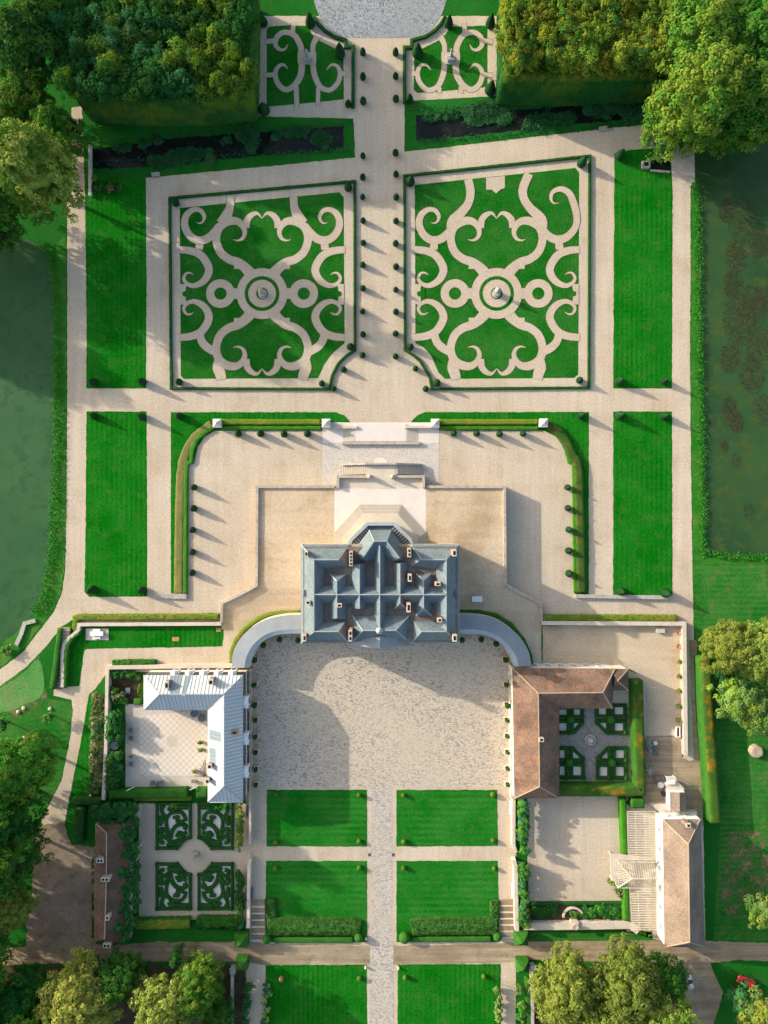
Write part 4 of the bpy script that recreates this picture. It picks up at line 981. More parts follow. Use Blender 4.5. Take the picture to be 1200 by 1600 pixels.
mb = MB(); c = P(1010, 256, 1); mb.prism([(c[0]+a, c[1]+b) for a, b in ((-.9,-.8),(.9,-.8),(.9,.8),(-.9,.8))], 0, .9, 0)
mb.box((c[0], c[1], .9), (1.1, .9, .03), 0, 1)
tag(mb.build('sluice_box', [MT['grey_stone'], MT['flue']]), 'small square stone sluice box at the narrow end of the culvert', 'sluice')
MT['step_shade'] = surf('tread_shade_strip', (.20,.18,.15), (.26,.23,.19), .8, None, grain=.2, bump=.1)  # dark tone that paints step shade onto the treads
MT['step_stone'] = surf('step_limestone', (.52,.47,.38), (.58,.52,.42), .3, (.42,.37,.29), .8, .4, .12, 4, bump=.15)
# the stairs between the garden and the chateau terrace
flat('stair_cobbles', [(504,664),(686,664),(686,757),(504,757)], Z3, 'cobble_pale', amp=.02)
flat('stair_forecourt_gravel', [(504,660),(686,660),(686,692),(504,692)], Z4, 'white_paving', amp=.05)
x0, y0, _ = P(594, 735); st = empty('twin_stair', (x0, y0, 0), 'twin stone stair climbing from the cobbled landing to the white terrace', 'stair')
def child(mb, name, mat, par, sm_=False):
    loc = par.location; q = par
    mb.v = [(v[0]-loc.x, v[1]-loc.y, v[2]-loc.z) for v in mb.v]; return mb.build(name, mat, par, sm_)
for xa, xb in ((533, 571), (661, 618)):
    mb = MB(); n = 13
    for i in range(n):
        z = TZ*(i+1)/n; a = xa+(xb-xa)*i/n; b = xb
        lo, hi = min(a, b), max(a, b)
        mb.prism(W([(lo, 727), (hi, 727), (hi, 741.5), (lo, 741.5)], 1.3), TZ*i/n, z)
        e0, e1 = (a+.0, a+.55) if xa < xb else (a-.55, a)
        mb.prism(W([(e0, 727), (e1, 727), (e1, 741.5), (e0, 741.5)], 1.3), z, z+.012, 1)  # dark strip along each tread, painted to read as step shade
    child(mb, 'flight', [MT['step_stone'], MT['step_shade']], st)
mb = MB(); mb.prism(W([(571,727),(618,727),(618,764),(571,764)], TZ), 0, TZ+.045); child(mb, 'landing', MT['step_stone'], st)
mb = MB()
for seg in ([(534,725.5,1.0),(570,725.5,TZ+.8),(619,725.5,TZ+.8),(660,725.5,1.0)],):
    wall_geo(mb, [(*P(a, b, 1.6)[:2], z) for a, b, z in seg], .4)
child(mb, 'front_parapet', MT['grey_stone'], st)
mb = MB(); wall_geo(mb, [(*P(a, b, TZ+.9)[:2], TZ+.9) for a, b in ((579,744.5),(528,744.5),(528,762))], .62); child(mb, 'parapet', MT['stone'], st)
mb = MB(); wall_geo(mb, [(*P(a, b, TZ+.9)[:2], TZ+.9) for a, b in ((611,744.5),(662,744.5),(662,762))], .62); child(mb, 'parapet', MT['stone'], st)
for a in (577, 613):
    mb = MB(); c = P(a, 744.5, TZ+1); mb.box((c[0], c[1], TZ), (.85, .85, 1.3)); mb.lathe((c[0], c[1], TZ+1.3), [(.3,0),(.42,.2),(.25,.5),(.32,.7),(.02,1.0)], 10); child(mb, 'newel_urn', MT['stone_light'], st)
mb = MB(); n = 20
c = P(594.5, 724); mb.add([(c[0], c[1], .11)]+[(c[0]+1.65*math.cos(math.pi*i/n), c[1]+1.35*math.sin(math.pi*i/n), .11) for i in range(n+1)], [(0, i+1, i+2) for i in range(n)]); child(mb, 'half_round_step', MT['white_paving'], st)
x0, y0, _ = P(594, 680); st = empty('garden_platform', (x0, y0, 0), 'pale stone platform with side steps between the hedge piers at the garden edge', 'stair')
mb = MB(); mb.prism(W([(556,663),(634,663),(634,690),(556,690)]), 0, .5); child(mb, 'platform', MT['white_paving'], st)
for xa, xb in ((536, 556), (654, 634)):
    mb = MB()
    for i in range(7):
        a = xa+(xb-xa)*i/7; lo, hi = min(a, xb), max(a, xb)
        mb.prism(W([(lo, 669.5), (hi, 669.5), (hi, 690), (lo, 690)]), .07*i, .07*(i+1)-.005)
    child(mb, 'flight', MT['step_stone'], st)
mb = MB(); wall_geo(mb, [(*P(a, b, .75)[:2], .75) for a, b in ((534,692.2),(656,692.2))], .62); child(mb, 'front_wall', MT['stone'], st)
for pts in (((516,667.5),(558,667.5)), ((632,667),(673,667))):
    mb = MB(); wall_geo(mb, [(*P(a, b, .95)[:2], .95) for a, b in pts], .55); child(mb, 'side_wall', MT['stone_light'], st)
for i, (px, py, nm) in enumerate(((339,661,'at the curved corner of the green pond side hedge'),(509.5,661,'beside the garden platform, nearer the green pond'),(680,661,'beside the garden platform, nearer the weedy pond'),(849.5,660.5,'at the curved corner of the weedy pond side hedge'))):
    x, y, _ = P(px, py, 1.9); e = empty('hedge_pier', (x, y, 0), f'square white stone pier {nm}', 'pier', 'stone piers of the hedge')
    mb = MB(); mb.box((0, 0, 0), (1.75, 1.75, 1.75)); mb.build('shaft', MT['stone_light'], e)
    mb = MB(); mb.box((0, 0, 1.754), (2.0, 2.0, .16)); mb.frustum((0, 0, 1.914), (1.8, 1.8), (.5, .5), .45); mb.lathe((0, 0, 2.36), [(.18,0),(.3,.15),(.22,.38),(.02,.5)], 10); mb.build('cap', MT['white_paving'], e)
# eight-sided steps before the rotunda
x0, y0, _ = P(594, 830, TZ); st = empty('perron', (x0, y0, TZ), 'wide many-sided flight of pale steps wrapping the slate rotunda', 'steps')
OUT = [(522,851),(522,832),(562,788),(626,788),(665.5,831),(665.5,851)]; INN = [(537,851),(537,840),(568,803.5),(620,803.5),(651,840),(651,851)]
for k in range(7):
    t = k/7; pts = [(a[0]+(b[0]-a[0])*t, a[1]+(b[1]-a[1])*t) for a, b in zip(OUT, INN)]
    mb = MB(); mb.prism(W(pts, TZ), TZ+.16*k+(.03 if k == 0 else 0), TZ+.16*(k+1))
    if k < 6:
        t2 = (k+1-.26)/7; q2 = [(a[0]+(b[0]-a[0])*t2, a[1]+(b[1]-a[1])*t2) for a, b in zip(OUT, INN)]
        mb.prism(W(q2, TZ), TZ+.16*(k+1), TZ+.16*(k+1)+.008, 1)  # dark band painting the next riser's shade onto this tread
    child(mb, 'step', [MT['step_stone'], MT['step_shade']], st)
# long garden steps, forecourt steps
def steps(label, a0, a1, b0, b1, n, mat, zlo=0.0, zhi=1.2, tread=.6):
    """treads between edge a (a0->a1) and edge b (b0->b1), px; the first end is the high one"""
    c = P((a0[0]+b1[0])/2, (a0[1]+b1[1])/2); e = empty('garden_steps', (c[0], c[1], 0), label, 'steps')
    for i in range(n):
        t0, t1 = i/n, (i+1)/n
        L = lambda p, q, t: (p[0]+(q[0]-p[0])*t, p[1]+(q[1]-p[1])*t)
        z = zhi+(zlo-zhi)*i/n+.03
        mb = MB(); mb.prism(W([L(a0, a1, t0), L(b0, b1, t0), L(b0, b1, t1), L(a0, a1, t1)]), 0, z, 0)
        m0, m1 = L(a0, a1, t1), L(b0, b1, t1); p, q = L(a0, a1, t1-.12*(1/n)*2), L(b0, b1, t1-.12*(1/n)*2)
        mb.prism(W([p, q, m1, m0]), z, z+.035, 1)
        child(mb, 'tread', [MT[mat], MT['stone_light']], e)
steps('long narrow flight of brown garden steps between a hedge and a curved wall', (98,980), (85,1078), (112,980), (97,1078), 20, 'dirt', 0.02, .9)
steps('wide shallow steps between the forecourt lawn and the broderie garden wall', (393,1406), (393,1470), (414,1406), (414,1470), 6, 'dirt', .05, .35)
steps('wide shallow steps between the forecourt lawn and the walled court', (780,1405), (782,1466), (801,1405), (804,1466), 6, 'dirt', .05, .35)

# ------------------------------------------------------------------ roofs and facades
def V(px, py, z): return Vector(P(px, py, z))
def roof_faces(faces, m=0, seams=None, cap=None, thick=0):
    """faces = lists of (px, py, z); seams = (spacing, width, height)"""
    mb = MB()
    for f in faces:
        vs = [V(*p) for p in f]; n_ = (vs[1]-vs[0]).cross(vs[2]-vs[0])
        if n_.z < 0: vs.reverse()
        mb.add(vs, [tuple(range(len(vs)))], m)
        if seams:
            n_ = (vs[1]-vs[0]).cross(vs[2]-vs[0]).normalized()
            # seams run down the slope
            ax = 0 if abs(n_.y) > abs(n_.x) else 1
            lo = min(v[ax] for v in vs); hi = max(v[ax] for v in vs); t = lo+seams[0]*.5
            while t < hi:
                hits = []
                for i in range(len(vs)):
                    a, b = vs[i], vs[(i+1) % len(vs)]
                    if (a[ax]-t)*(b[ax]-t) < 0: hits.append(a.lerp(b, (t-a[ax])/(b[ax]-a[ax])))
                if len(hits) == 2 and (hits[0]-hits[1]).length > .5:
                    mb.bar(hits[0]+n_*seams[2]/2, hits[1]+n_*seams[2]/2, seams[1], seams[2], 1)
                t += seams[0]
    for c in (cap or []):
        for a, b in zip(c[:-1], c[1:]): mb.bar(V(*a)+Vector((0,0,.04)), V(*b)+Vector((0,0,.04)), .2, .14, 2)
    return mb
WINM = {}
def window_mesh(w, h, frame='white_paint'):
    k = (w, h, frame)
    if k not in WINM:
        mb = MB(); mb.box((0, -.03, 0), (w, .06, h), 0, 1)
        for x in (-w/2, w/2): mb.box((x, -.055, 0), (.1, .12, h), 0, 0)
        mb.box((0, -.055, 0), (.07, .10, h), 0, 0)
        for z in (0, h*.5, h-.08): mb.box((0, -.05, z), (w-.1, .09, .08), 0, 0)
        mb.box((0, -.12, -.1), (w+.3, .22, .1), 0, 0)
        o = mb.build('window', [MT[frame], MT['window']]); WINM[k] = o.data; bpy.data.objects.remove(o)
    return WINM[k]
def windows(par, a, b, z, n, w, h, name='window', pad=1.0):
    """n windows along the wall foot a -> b (metres), outside is to the right of a -> b"""
    a = Vector((a[0], a[1])); b = Vector((b[0], b[1])); d = (b-a); L = d.length; d.normalize(); nn = Vector((d.y, -d.x))
    for i in range(n):
        p = a+d*(pad+(L-2*pad)*((i+.5)/n))+nn*.03
        o = bpy.data.objects.new(name, window_mesh(w, h)); COL.objects.link(o); o.parent = par
        o.location = (p.x-par.location.x, p.y-par.location.y, z); o.rotation_euler = (0, 0, math.atan2(d.y, d.x))
def chimney(par, px, py, w, d, z0, z1, flues=1, mat='brick', name='chimney', cap='stone_light'):
    x, y, _ = P(px, py, z1); mb = MB(); mb.box((x, y, z0), (w, d, z1-z0-.35)); mb.box((x, y, z1-.35), (w+.1, d+.1, .35), 0, 1)
    o = child(mb, name, [MT[mat], MT[cap]], par)
    for i in range(flues):
        f = MB(); t = (i+.5)/flues-.5
        cx, cy = (x+t*(w-.1), y) if w > d else (x, y+t*(d-.1))
        sx, sy = (w/flues*.6 if w > d else w*.6), (d*.6 if w > d else d/flues*.62)
        f.box((cx, cy, z1+.003), (sx, sy, .05)); f.v = [(v[0]-par.location.x, v[1]-par.location.y, v[2]) for v in f.v]; f.build('flue', MT['flue'], o)
    return o

MT['slate_gallery'] = surf('smooth_blue_slate', (.215,.245,.268), (.25,.28,.30), .3, None, grain=.10, rough=.5, spec=.4, bump=.1, bs=8, bd=.02)
# the chateau
x0, y0, _ = P(594, 930, 11.5); ch = empty('chateau', (x0, y0, 0), 'large chateau with many blue slate roofs, brick chimneys and a round-fronted pavilion', 'chateau')
ZE, ZV, ZR = 11.5, 12.8, 15.2
SL = [MT['slate'], MT['lead'], MT['cap']]
foot = W([(472,852),(716,852),(716,1004),(472,1004)], ZE)
mb = MB(); mb.prism(foot, 0, ZE-.05); child(mb, 'wall', MT['stone_light'], ch)
f0 = foot
for zz, hh in ((1.6, 2.6), (5.4, 2.8), (9.2, 1.4)):
    windows(ch, f0[0], f0[3], zz+ (0), 6, 1.3, hh)   # pond side
    windows(ch, f0[2], f0[1], zz, 6, 1.3, hh)
    windows(ch, f0[3], f0[2], zz, 11, 1.3, hh)
mb = MB(); mb.poly(W([(474,854),(714,854),(714,1002),(474,1002)], ZV-.25), ZV-.25); child(mb, 'valley_gutter', MT['lead'], ch)
mb = MB(); wall_geo(mb, [(p[0], p[1], ZE+.12) for p in foot], .55, 0, ZE-.3, True); child(mb, 'cornice', MT['stone'], ch)
e, v, r = ZE+.13, ZV, ZR
def c_roof(X):   # one of the two long ranges with its two short wings; X maps the west coordinate
    q = lambda x, y, z: (X(x), y, z)
    F = [[q(470.5,851,e),q(545.5,851,e),q(529,874.5,r),q(490.4,874.5,r)], [q(545.5,851,e),q(546,886,v),q(529,874.5,r)], [q(490.4,874.5,r),q(529,874.5,r),q(546,886,v),q(506,889,v)],
         [q(470.5,851,e),q(490.4,874.5,r),q(490.4,986.7,r),q(470.5,1004.7,e)], [q(490.4,874.5,r),q(506,889,v),q(506,972,v),q(490.4,986.7,r)],
         [q(470.5,1004.7,e),q(490.4,986.7,r),q(529,986.7,r),q(545,1004.7,e)], [q(490.4,986.7,r),q(506,972,v),q(541,970,v),q(529,986.7,r)], [q(545,1004.7,e),q(529,986.7,r),q(541,970,v)]]
    caps = [[q(529,874.5,r),q(490.4,874.5,r),q(490.4,986.7,r),q(529,986.7,r)], [q(470.5,851,e),q(490.4,874.5,r)], [q(470.5,1004.7,e),q(490.4,986.7,r)], [q(529,874.5,r),q(545.5,851,e)], [q(529,986.7,r),q(545,1004.7,e)]]
    child(roof_faces(F, cap=caps), 'range_roof', SL, ch)
c_roof(lambda x: x); c_roof(lambda x: 1187.6-x)
def ns_roof(x, yn, ys, hw_w, hw_e, hipn, hips, zr=ZR):
    """roof with a ridge running down the picture"""
    F = [[(x,yn,zr),(x,ys,zr),(x-hw_w,ys+hips,v),(x-hw_w,yn-hipn,v)], [(x,yn,zr),(x+hw_e,yn-hipn,v),(x+hw_e,ys+hips,v),(x,ys,zr)],
         [(x,yn,zr),(x-hw_w,yn-hipn,v),(x+hw_e,yn-hipn,v)], [(x,ys,zr),(x+hw_e,ys+hips,v),(x-hw_w,ys+hips,v)]]
    child(roof_faces(F, cap=[[(x,yn,zr),(x,ys,zr)]]+([[(x,yn,zr),(x-hw_w,yn-hipn,v)],[(x,yn,zr),(x+hw_e,yn-hipn,v)]] if hipn > 3 else [])+([[(x,ys,zr),(x-hw_w,ys+hips,v)],[(x,ys,zr),(x+hw_e,ys+hips,v)]] if hips > 3 else [])), 'ridge_roof', SL, ch)
ns_roof(526, 908, 966, 9.5, 15, 11, 2, ZR-.03); ns_roof(561.4, 882, 951, 11.5, 10, 1.5, 0, ZR-.05); ns_roof(593.2, 852, 985, 9, 10, 0, 0, ZR+.02)
ns_roof(624.7, 881, 942, 9, 12, 1.5, 10, ZR-.05); ns_roof(661.6, 907, 951, 11.5, 13, 11, 11, ZR-.03)
F = [[(490,929,r),(698,929,r),(683,915,v),(505,915,v)], [(490,929,r),(505,943,v),(683,943,v),(698,929,r)]]
child(roof_faces(F, cap=[[(490,929,r),(698,929,r)]]), 'cross_roof', SL, ch)
# rotunda
par = [(544.6,853,10.2),(549,843,10.2),(574.3,818.5,10.2),(615.5,818.5,10.2),(641,843,10.2),(644,853,10.2)]
mb = MB(); mb.prism(W(par, 10.2)+W([(644,872),(544.6,872)], 10.2), 0, 9.6); child(mb, 'rotunda_wall', MT['stone_light'], ch)
mb = MB(); wall_geo(mb, [(*P(a, b, c)[:2], c) for a, b, c in par], .75, 0, 9.3); child(mb, 'rotunda_parapet', MT['cap'], ch)
mb = MB(); mb.poly(W([(546,874),(546,853),(551,844),(575,821),(615,821),(639,844),(642,853),(642,874)], 9.65), 9.65); child(mb, 'rotunda_gutter', MT['slate_dark'], ch)
mb = MB()
for (a, b) in (((552,858),(576,826)), ((612,826),(637,857))):
    for i in range(9):
        t = (i+.5)/9; c = P(a[0]+(b[0]-a[0])*t-(2.2 if a[0] < 590 else -2.2), a[1]+(b[1]-a[1])*t-3, 9.9)
        mb.box((c[0], c[1], 9.66), (1.0, .22, .18), math.atan2(-1, 1) if a[0] < 590 else math.atan2(1, 1))
child(mb, 'gutter_slats', MT['stone'], ch)
A, B, C_p, D_p = (567,871,r), (584.5,845.5,r), (604,845.5,r), (624,872,r)
F = [[(551,862,10),(577,828,10),B,A], [(577,828,10),(611,828,10),C_p,B], [(611,828,10),(637,860,10),D_p,C_p], [A,B,(590,868,v),(575,878,v)], [C_p,D_p,(614,878,v),(598,868,v)], [B,C_p,(598,868,v),(590,868,v)],
     [(551,862,10),A,(575,878,v),(556,880,10)], [(637,860,10),(632,880,10),(614,878,v),D_p]]
child(roof_faces(F, cap=[[A,B,C_p,D_p],[B,(577,828,10)],[C_p,(611,828,10)]]), 'rotunda_roof', SL, ch)
# south pavilion and pediment
p1, p2 = (566.6,985,r+.02), (618.5,985,r+.02)
F = [[p1,p2,(640,1003.5,e),(551,1003.5,e)], [p1,(551,1003.5,e),(551,962,v)], [p2,(639,962,v),(640,1003.5,e)], [p1,(551,962,v),(639,962,v),p2]]
child(roof_faces(F, cap=[[(551,1003.5,e),p1,p2,(640,1003.5,e)],[p1,(551,962,v)],[p2,(639,962,v)]]), 'pavilion_roof', SL, ch)
F = [[(540.5,1007,11.3),(594,1013.8,14),(593.4,994,14),(546,999,11.3)], [(594,1013.8,14),(648,1008,11.3),(643,999,11.3),(593.4,994,14)], ]
child(roof_faces(F), 'pediment_roof', [MT['slate_gallery'], MT['lead'], MT['cap']], ch)
mb = MB(); a, b, c = V(541.5,1006.5,11.2), V(594,1012.4,13.8), V(647,1007.5,11.2)
mb.add([a, b, c, (a.x, a.y, 0), (c.x, c.y, 0)], [(0, 2, 1), (3, 4, 2, 0)]); mb.prism([(a.x, a.y+.02), (c.x, c.y+.02), (c.x, c.y+1.5), (a.x, a.y+1.5)], 0, 11.1); child(mb, 'pediment', MT['stone_light'], ch)
x, y, _ = P(592.6, 986, 17)
mb = MB(); mb.lathe((x, y, r), [(.55,0),(.55,.4),(.3,.5),(.45,.9),(.75,1.4),(.7,1.8),(.35,2.1),(.18,2.4),(.02,2.7)], 14); child(mb, 'finial', MT['cap'], ch, True)
for px, py, w, d, z1, fl in ((478.5,865.5,.75,1.2,15.6,1),(548.3,873,.75,3.4,17,4),(639.5,863.5,.8,2.0,17,2),(710,864,1.0,1.5,16.4,1),(481,941.5,1.1,.8,15.4,1),(530,946,1.15,.8,16.4,1),(475.5,997,.75,1.5,15.8,1),(547.3,993.5,.8,2.6,17,2),
                             (640.3,903,.85,1.7,17,1),(638.4,949.5,.9,2.1,17,1),(684,912.5,1.3,.8,16.3,1),(687,969,1.1,.9,16.3,1),(710.5,997,1.0,1.6,16,1)):
    chimney(ch, px, py, w*.82, d*.88, ZE, z1, fl, 'brick', 'chimney', 'stone_light')
for px, py in ((480, 927), (707, 929)):
    mb = MB(); c = P(px, py, 13.4); mb.box((c[0], c[1], 12.2), (1.7, 1.3, 1.0)); child(mb, 'roof_hatch', MT['slate_dark'], ch)

# curved galleries
def gallery(label, outer, inner):
    z = 5.2; pts = outer+inner[::-1]; c = P(*outer[len(outer)//2], z)
    e_ = empty('curved_gallery', (c[0], c[1], 0), label, 'gallery', 'curved galleries beside the chateau')
    O = catmull(W(outer, z), 6); I = catmull(W(inner, z), 6)
    mb = MB(); mb.prism(O+I[::-1], 0, z-.5); child(mb, 'wall', MT['stone_light'], e_)
    n = len(O); mb = MB()
    vs = [(*p, z-.25) for p in O]+[((a[0]*.25+b[0]*.75), (a[1]*.25+b[1]*.75), z+.35) for a, b in zip(O, I)]+[((a[0]*.12+b[0]*.88), (a[1]*.12+b[1]*.88), z+.1) for a, b in zip(O, I)]+[(*p, z-.1) for p in I]+[(*p, z-.5) for p in O]+[(*p, z-.5) for p in I]
    fs = []; ms = []
    for i in range(n-1):
        for k in range(3): fs.append((k*n+i, k*n+i+1, (k+1)*n+i+1, (k+1)*n+i)); ms.append(0 if k == 0 else 1)
        fs.append((i, 4*n+i, 4*n+i+1, i+1)); fs.append((3*n+i, 3*n+i+1, 5*n+i+1, 5*n+i)); ms += [0, 1]
    mb.v = vs; mb.f = fs; mb.m = ms; child(mb, 'roof', [MT['slate_gallery'], MT['cap']], e_)
gallery('curved slate-roofed gallery linking the chateau to the zinc wing', [(470,961),(445,962),(420,967),(400,976),(384,988),(371,1004),(363,1023),(362,1043)], [(470,990),(448,990.5),(430,993),(416,999),(405,1008),(397,1019),(392,1031),(389,1043)])
gallery('curved slate-roofed gallery linking the chateau to the tiled wing', [(718,961),(745,962),(768,966),(788,975),(804,987),(818,1003),(827,1021),(831,1041)], [(718,990),(741,990.5),(758,993),(773,999),(785,1008),(794,1019),(800,1031),(804,1041)])

# zinc wing
x0, y0, _ = P(310, 1120, 6); zw = empty('zinc_wing', (x0, y0, 0), 'L-shaped wing with pale standing-seam zinc roof and white dormers beside the court', 'wing')
ze, zr = 6.8, 9.9
edge = [(224.5,1055),(379.8,1055),(379.8,1253),(324.6,1253),(324.6,1109.5),(224.5,1109.5)]
foot = W(edge, ze); gw = [P(224.5,1055,ze), P(379.8,1055,ze)]
mb = MB(); mb.prism(foot, 0, 3.4); child(mb, 'wall', MT['plaster'], zw)
mb = MB(); ins = W([(224.6,1055.4),(379.5,1055.4),(379.5,1252.6),(325,1252.6),(325,1109.2),(224.6,1109.2)], ze); mb.prism(ins, 3.4, ze-.02); child(mb, 'mansard', MT['slate_dark'], zw)
N1, N2 = (249,1084.6,zr), (350,1084.6,zr); S1 = (350,1228,zr)
F = [[(224.5,1055,ze),(379.8,1055,ze),N2,N1], [(224.5,1055,ze),N1,(224.5,1109.5,ze)], [N1,N2,(324.6,1109.5,ze),(224.5,1109.5,ze)],
     [(379.8,1055,ze),(379.8,1253,ze),S1,N2], [N2,S1,(324.6,1253,ze),(324.6,1109.5,ze)], [S1,(379.8,1253,ze),(324.6,1253,ze)]]
mb = roof_faces(F, seams=(.82,.10,.07), cap=[[N1,N2,S1],[(224.5,1055,ze),N1],[(224.5,1109.5,ze),N1],[N2,(379.8,1055,ze)],[N2,(324.6,1109.5,ze)],[S1,(379.8,1253,ze)],[S1,(324.6,1253,ze)]])
for q in ([(264,1057),(284,1057),(284,1082),(270,1082)], [(288,1057),(298,1057),(294,1083),(288,1083)]):
    fa = [V(224.5,1055,ze), V(379.8,1055,ze), V(*N2)]; nn = (fa[1]-fa[0]).cross(fa[2]-fa[0]).normalized()
    if nn.z < 0: nn = -nn
    pts = []
    for a, b in q:
        p = V(a, b, 7.8); p.z = fa[0].z-(nn.x*(p.x-fa[0].x)+nn.y*(p.y-fa[0].y))/nn.z+.02; pts.append(p)
    mb.add(pts, [(3,2,1,0)], 3)
for q in ([(326,1141),(348,1141),(348,1157),(326,1157)], [(326,1169),(338,1169),(338,1193),(326,1193)]):
    fa = [V(*N2), V(*S1), V(324.6,1253,ze)]; nn = (fa[1]-fa[0]).cross(fa[2]-fa[0]).normalized()
    if nn.z < 0: nn = -nn
    pts = []
    for a, b in q:
        p = V(a, b, 7.8); p.z = fa[0].z-(nn.x*(p.x-fa[0].x)+nn.y*(p.y-fa[0].y))/nn.z+.02; pts.append(p)
    mb.add(pts, [(3,2,1,0)], 3)
child(mb, 'roof', [MT['zinc'], MT['zinc_seam'], MT['cap'], MT['zinc_patch']], zw)
def dormer(par, px, py, rz, w=1.5):
    x, y, _ = P(px, py, 5.6); o = MB()
    o.box((0, 0, 3.9), (w, 1.1, 2.2)); o.box((0, -.02, 6.104), (w+.35, 1.35, .14)); o.box((0, -.56, 4.2), (w*.55, .06, 1.5), 0, 1)
    o.frustum((0, 0, 6.25), (w+.2, 1.2), (w*.2, 1.1), .35)
    d = o.build('dormer', [MT['white_paint'], MT['window']], par); d.location = (x-par.location.x, y-par.location.y, 0); d.rotation_euler = (0, 0, rz)
for px in (274, 296.5, 319, 341.5, 364): dormer(zw, px, 1051, math.pi)
for py in (1096, 1153, 1204.5): dormer(zw, 384.5, py, math.pi/2, 2.4)
for px, py, w, d, z1 in ((260,1071,.8,1.6,9.8),(329,1066,1.0,1.2,9.9),(327,1198,.9,1.0,9.2),(323.5,1221,.8,1.0,9.0)): chimney(zw, px, py, w, d, 6.8, z1, 1, 'tile_pale')
chimney(zw, 366.5, 1145, 1.3, .7, 7.2, 8.9, 1, 'brick', 'vent_stack', 'brick')
windows(zw, foot[5], foot[4], .9, 5, 1.4, 2.1); windows(zw, foot[4], foot[3], .9, 7, 1.4, 2.1); windows(zw, foot[3], foot[2], .5, 3, 1.6, 2.6, pad=.6); windows(zw, foot[2], foot[1], .9, 8, 1.2, 2.0); windows(zw, foot[0], foot[5], 1.0, 2, 1.2, 2.0)
mb = MB(); a, b = P(326,1252.8,4), P(378,1252.8,4); mb.box(((a[0]+b[0])/2, a[1]-.2, 3.2), (b[0]-a[0], .4, .25)); child(mb, 'balcony_ledge', MT['white_paint'], zw)

# tiled wing
x0, y0, _ = P(870, 1120, 5); tw = empty('tiled_wing', (x0, y0, 0), 'L-shaped wing with old brown clay tile roofs around the knot garden', 'wing')
ze, zr = 5.2, 8.4
edge = [(800.3,1043.5),(961,1044.5),(957,1107),(873.7,1107),(873.7,1247.5),(803.5,1247.5)]
foot = W([(801,1044),(960,1045),(956.5,1106.5),(873,1106.5),(873,1247),(804,1247)], ze)
mb = MB(); mb.prism(foot, 0, ze-.05); child(mb, 'wall', MT['plaster'], tw)
A, B, C_p = (841,1083,zr), (942,1082,zr), (843,1229,zr)
F = [[(800.3,1043.5,ze),(961,1044.5,ze),B,A], [(961,1044.5,ze),(957,1107,ze),B], [A,B,(957,1107,ze),(873.7,1107,ze)], [(800.3,1043.5,ze),A,C_p,(803.5,1247.5,ze)], [A,(873.7,1107,ze),(873.7,1247.5,ze),C_p], [C_p,(873.7,1247.5,ze),(803.5,1247.5,ze)]]
child(roof_faces(F, cap=[[B,A,C_p],[A,(800.3,1043.5,ze)],[B,(961,1044.5,ze)],[B,(957,1107,ze)],[C_p,(873.7,1247.5,ze)],[C_p,(803.5,1247.5,ze)]]), 'roof', [MT['tile'], MT['tile'], MT['ridge_tile']], tw)
mb = MB(); mb.prism(W([(958,1046),(981,1046),(981,1078),(958,1078)], 4.8), 0, 4.75); child(mb, 'end_pavilion_wall', MT['plaster'], tw)
ap = (965,1064,6.9)
child(roof_faces([[(952,1044.8,4.9),(982,1045,4.8),ap], [(982,1045,4.8),(982,1079,4.8),ap], [(982,1079,4.8),(955,1079,4.8),ap]], cap=[[(982,1045,4.8),ap],[(982,1079,4.8),ap]]), 'end_pavilion_roof', [MT['tile'], MT['tile'], MT['ridge_tile']], tw)
chimney(tw, 846, 1156, 1.0, .8, 7.2, 9.4, 1, 'tile_pale')
windows(tw, foot[0], foot[5], 1.0, 9, 1.3, 2.2); windows(tw, foot[1], foot[0], 1.0, 7, 1.3, 2.2); windows(tw, foot[3], foot[2], .9, 4, 1.3, 2.2); windows(tw, foot[4], foot[3], .9, 6, 1.3, 2.2); windows(tw, foot[5], foot[4], 1, 2, 1.3, 2.2)

# barn
x0, y0, _ = P(1065, 1380, 5); ba = empty('stone_barn', (x0, y0, 0), 'long barn with pale tiled hipped roof and white walls behind the glasshouse', 'barn')
ze, zr = 4.7, 9.2
foot = W([(1036.5,1281),(1094,1280),(1101,1478),(1039,1478)], ze)
mb = MB(); mb.prism(foot, 0, ze-.03); child(mb, 'wall', MT['white_paint'], ba)
A, B = (1075.5,1319,zr), (1077.5,1472,zr)
F = [[(1035.3,1280,ze),A,B,(1038,1480,ze)], [(1035.3,1280,ze),(1094.7,1279.5,ze),A], [(1094.7,1279.5,ze),(1101.5,1480,ze),B,A], [(1038,1480,ze),B,(1101.5,1480,ze)]]
child(roof_faces(F, cap=[[A,B],[A,(1035.3,1280,ze)],[A,(1094.7,1279.5,ze)],[B,(1038,1480,ze)],[B,(1101.5,1480,ze)]]), 'roof', [MT['tile_pale'], MT['tile'], MT['ridge_tile']], ba)
windows(ba, foot[0], foot[3], 1.8, 6, .9, 1.3); windows(ba, foot[1], foot[0], 1.8, 3, .9, 1.2); windows(ba, foot[3], foot[2], 1.5, 2, 1, 1.5)
chimney(ba, 1076, 1290, .9, .8, 5.2, 8.0, 1, 'tile_pale')
x0, y0, _ = P(1060, 1252, 3); an = empty('lean_to', (x0, y0, 0), 'small white lean-to with a brown tile roof at the upper end of the barn', 'outhouse')
mb = MB(); mb.prism(W([(1048,1239),(1071,1239),(1071,1268),(1048,1268)], 3.4), 0, 3.3); child(mb, 'wall', MT['white_paint'], an)
child(roof_faces([[(1046.5,1237.5,3.4),(1062,1238,4.4),(1062,1268,4.4),(1047,1268,3.4)], [(1062,1238,4.4),(1072,1238,3.4),(1072,1268,3.4),(1062,1268,4.4)]]), 'roof', MT['tile_pale'], an)
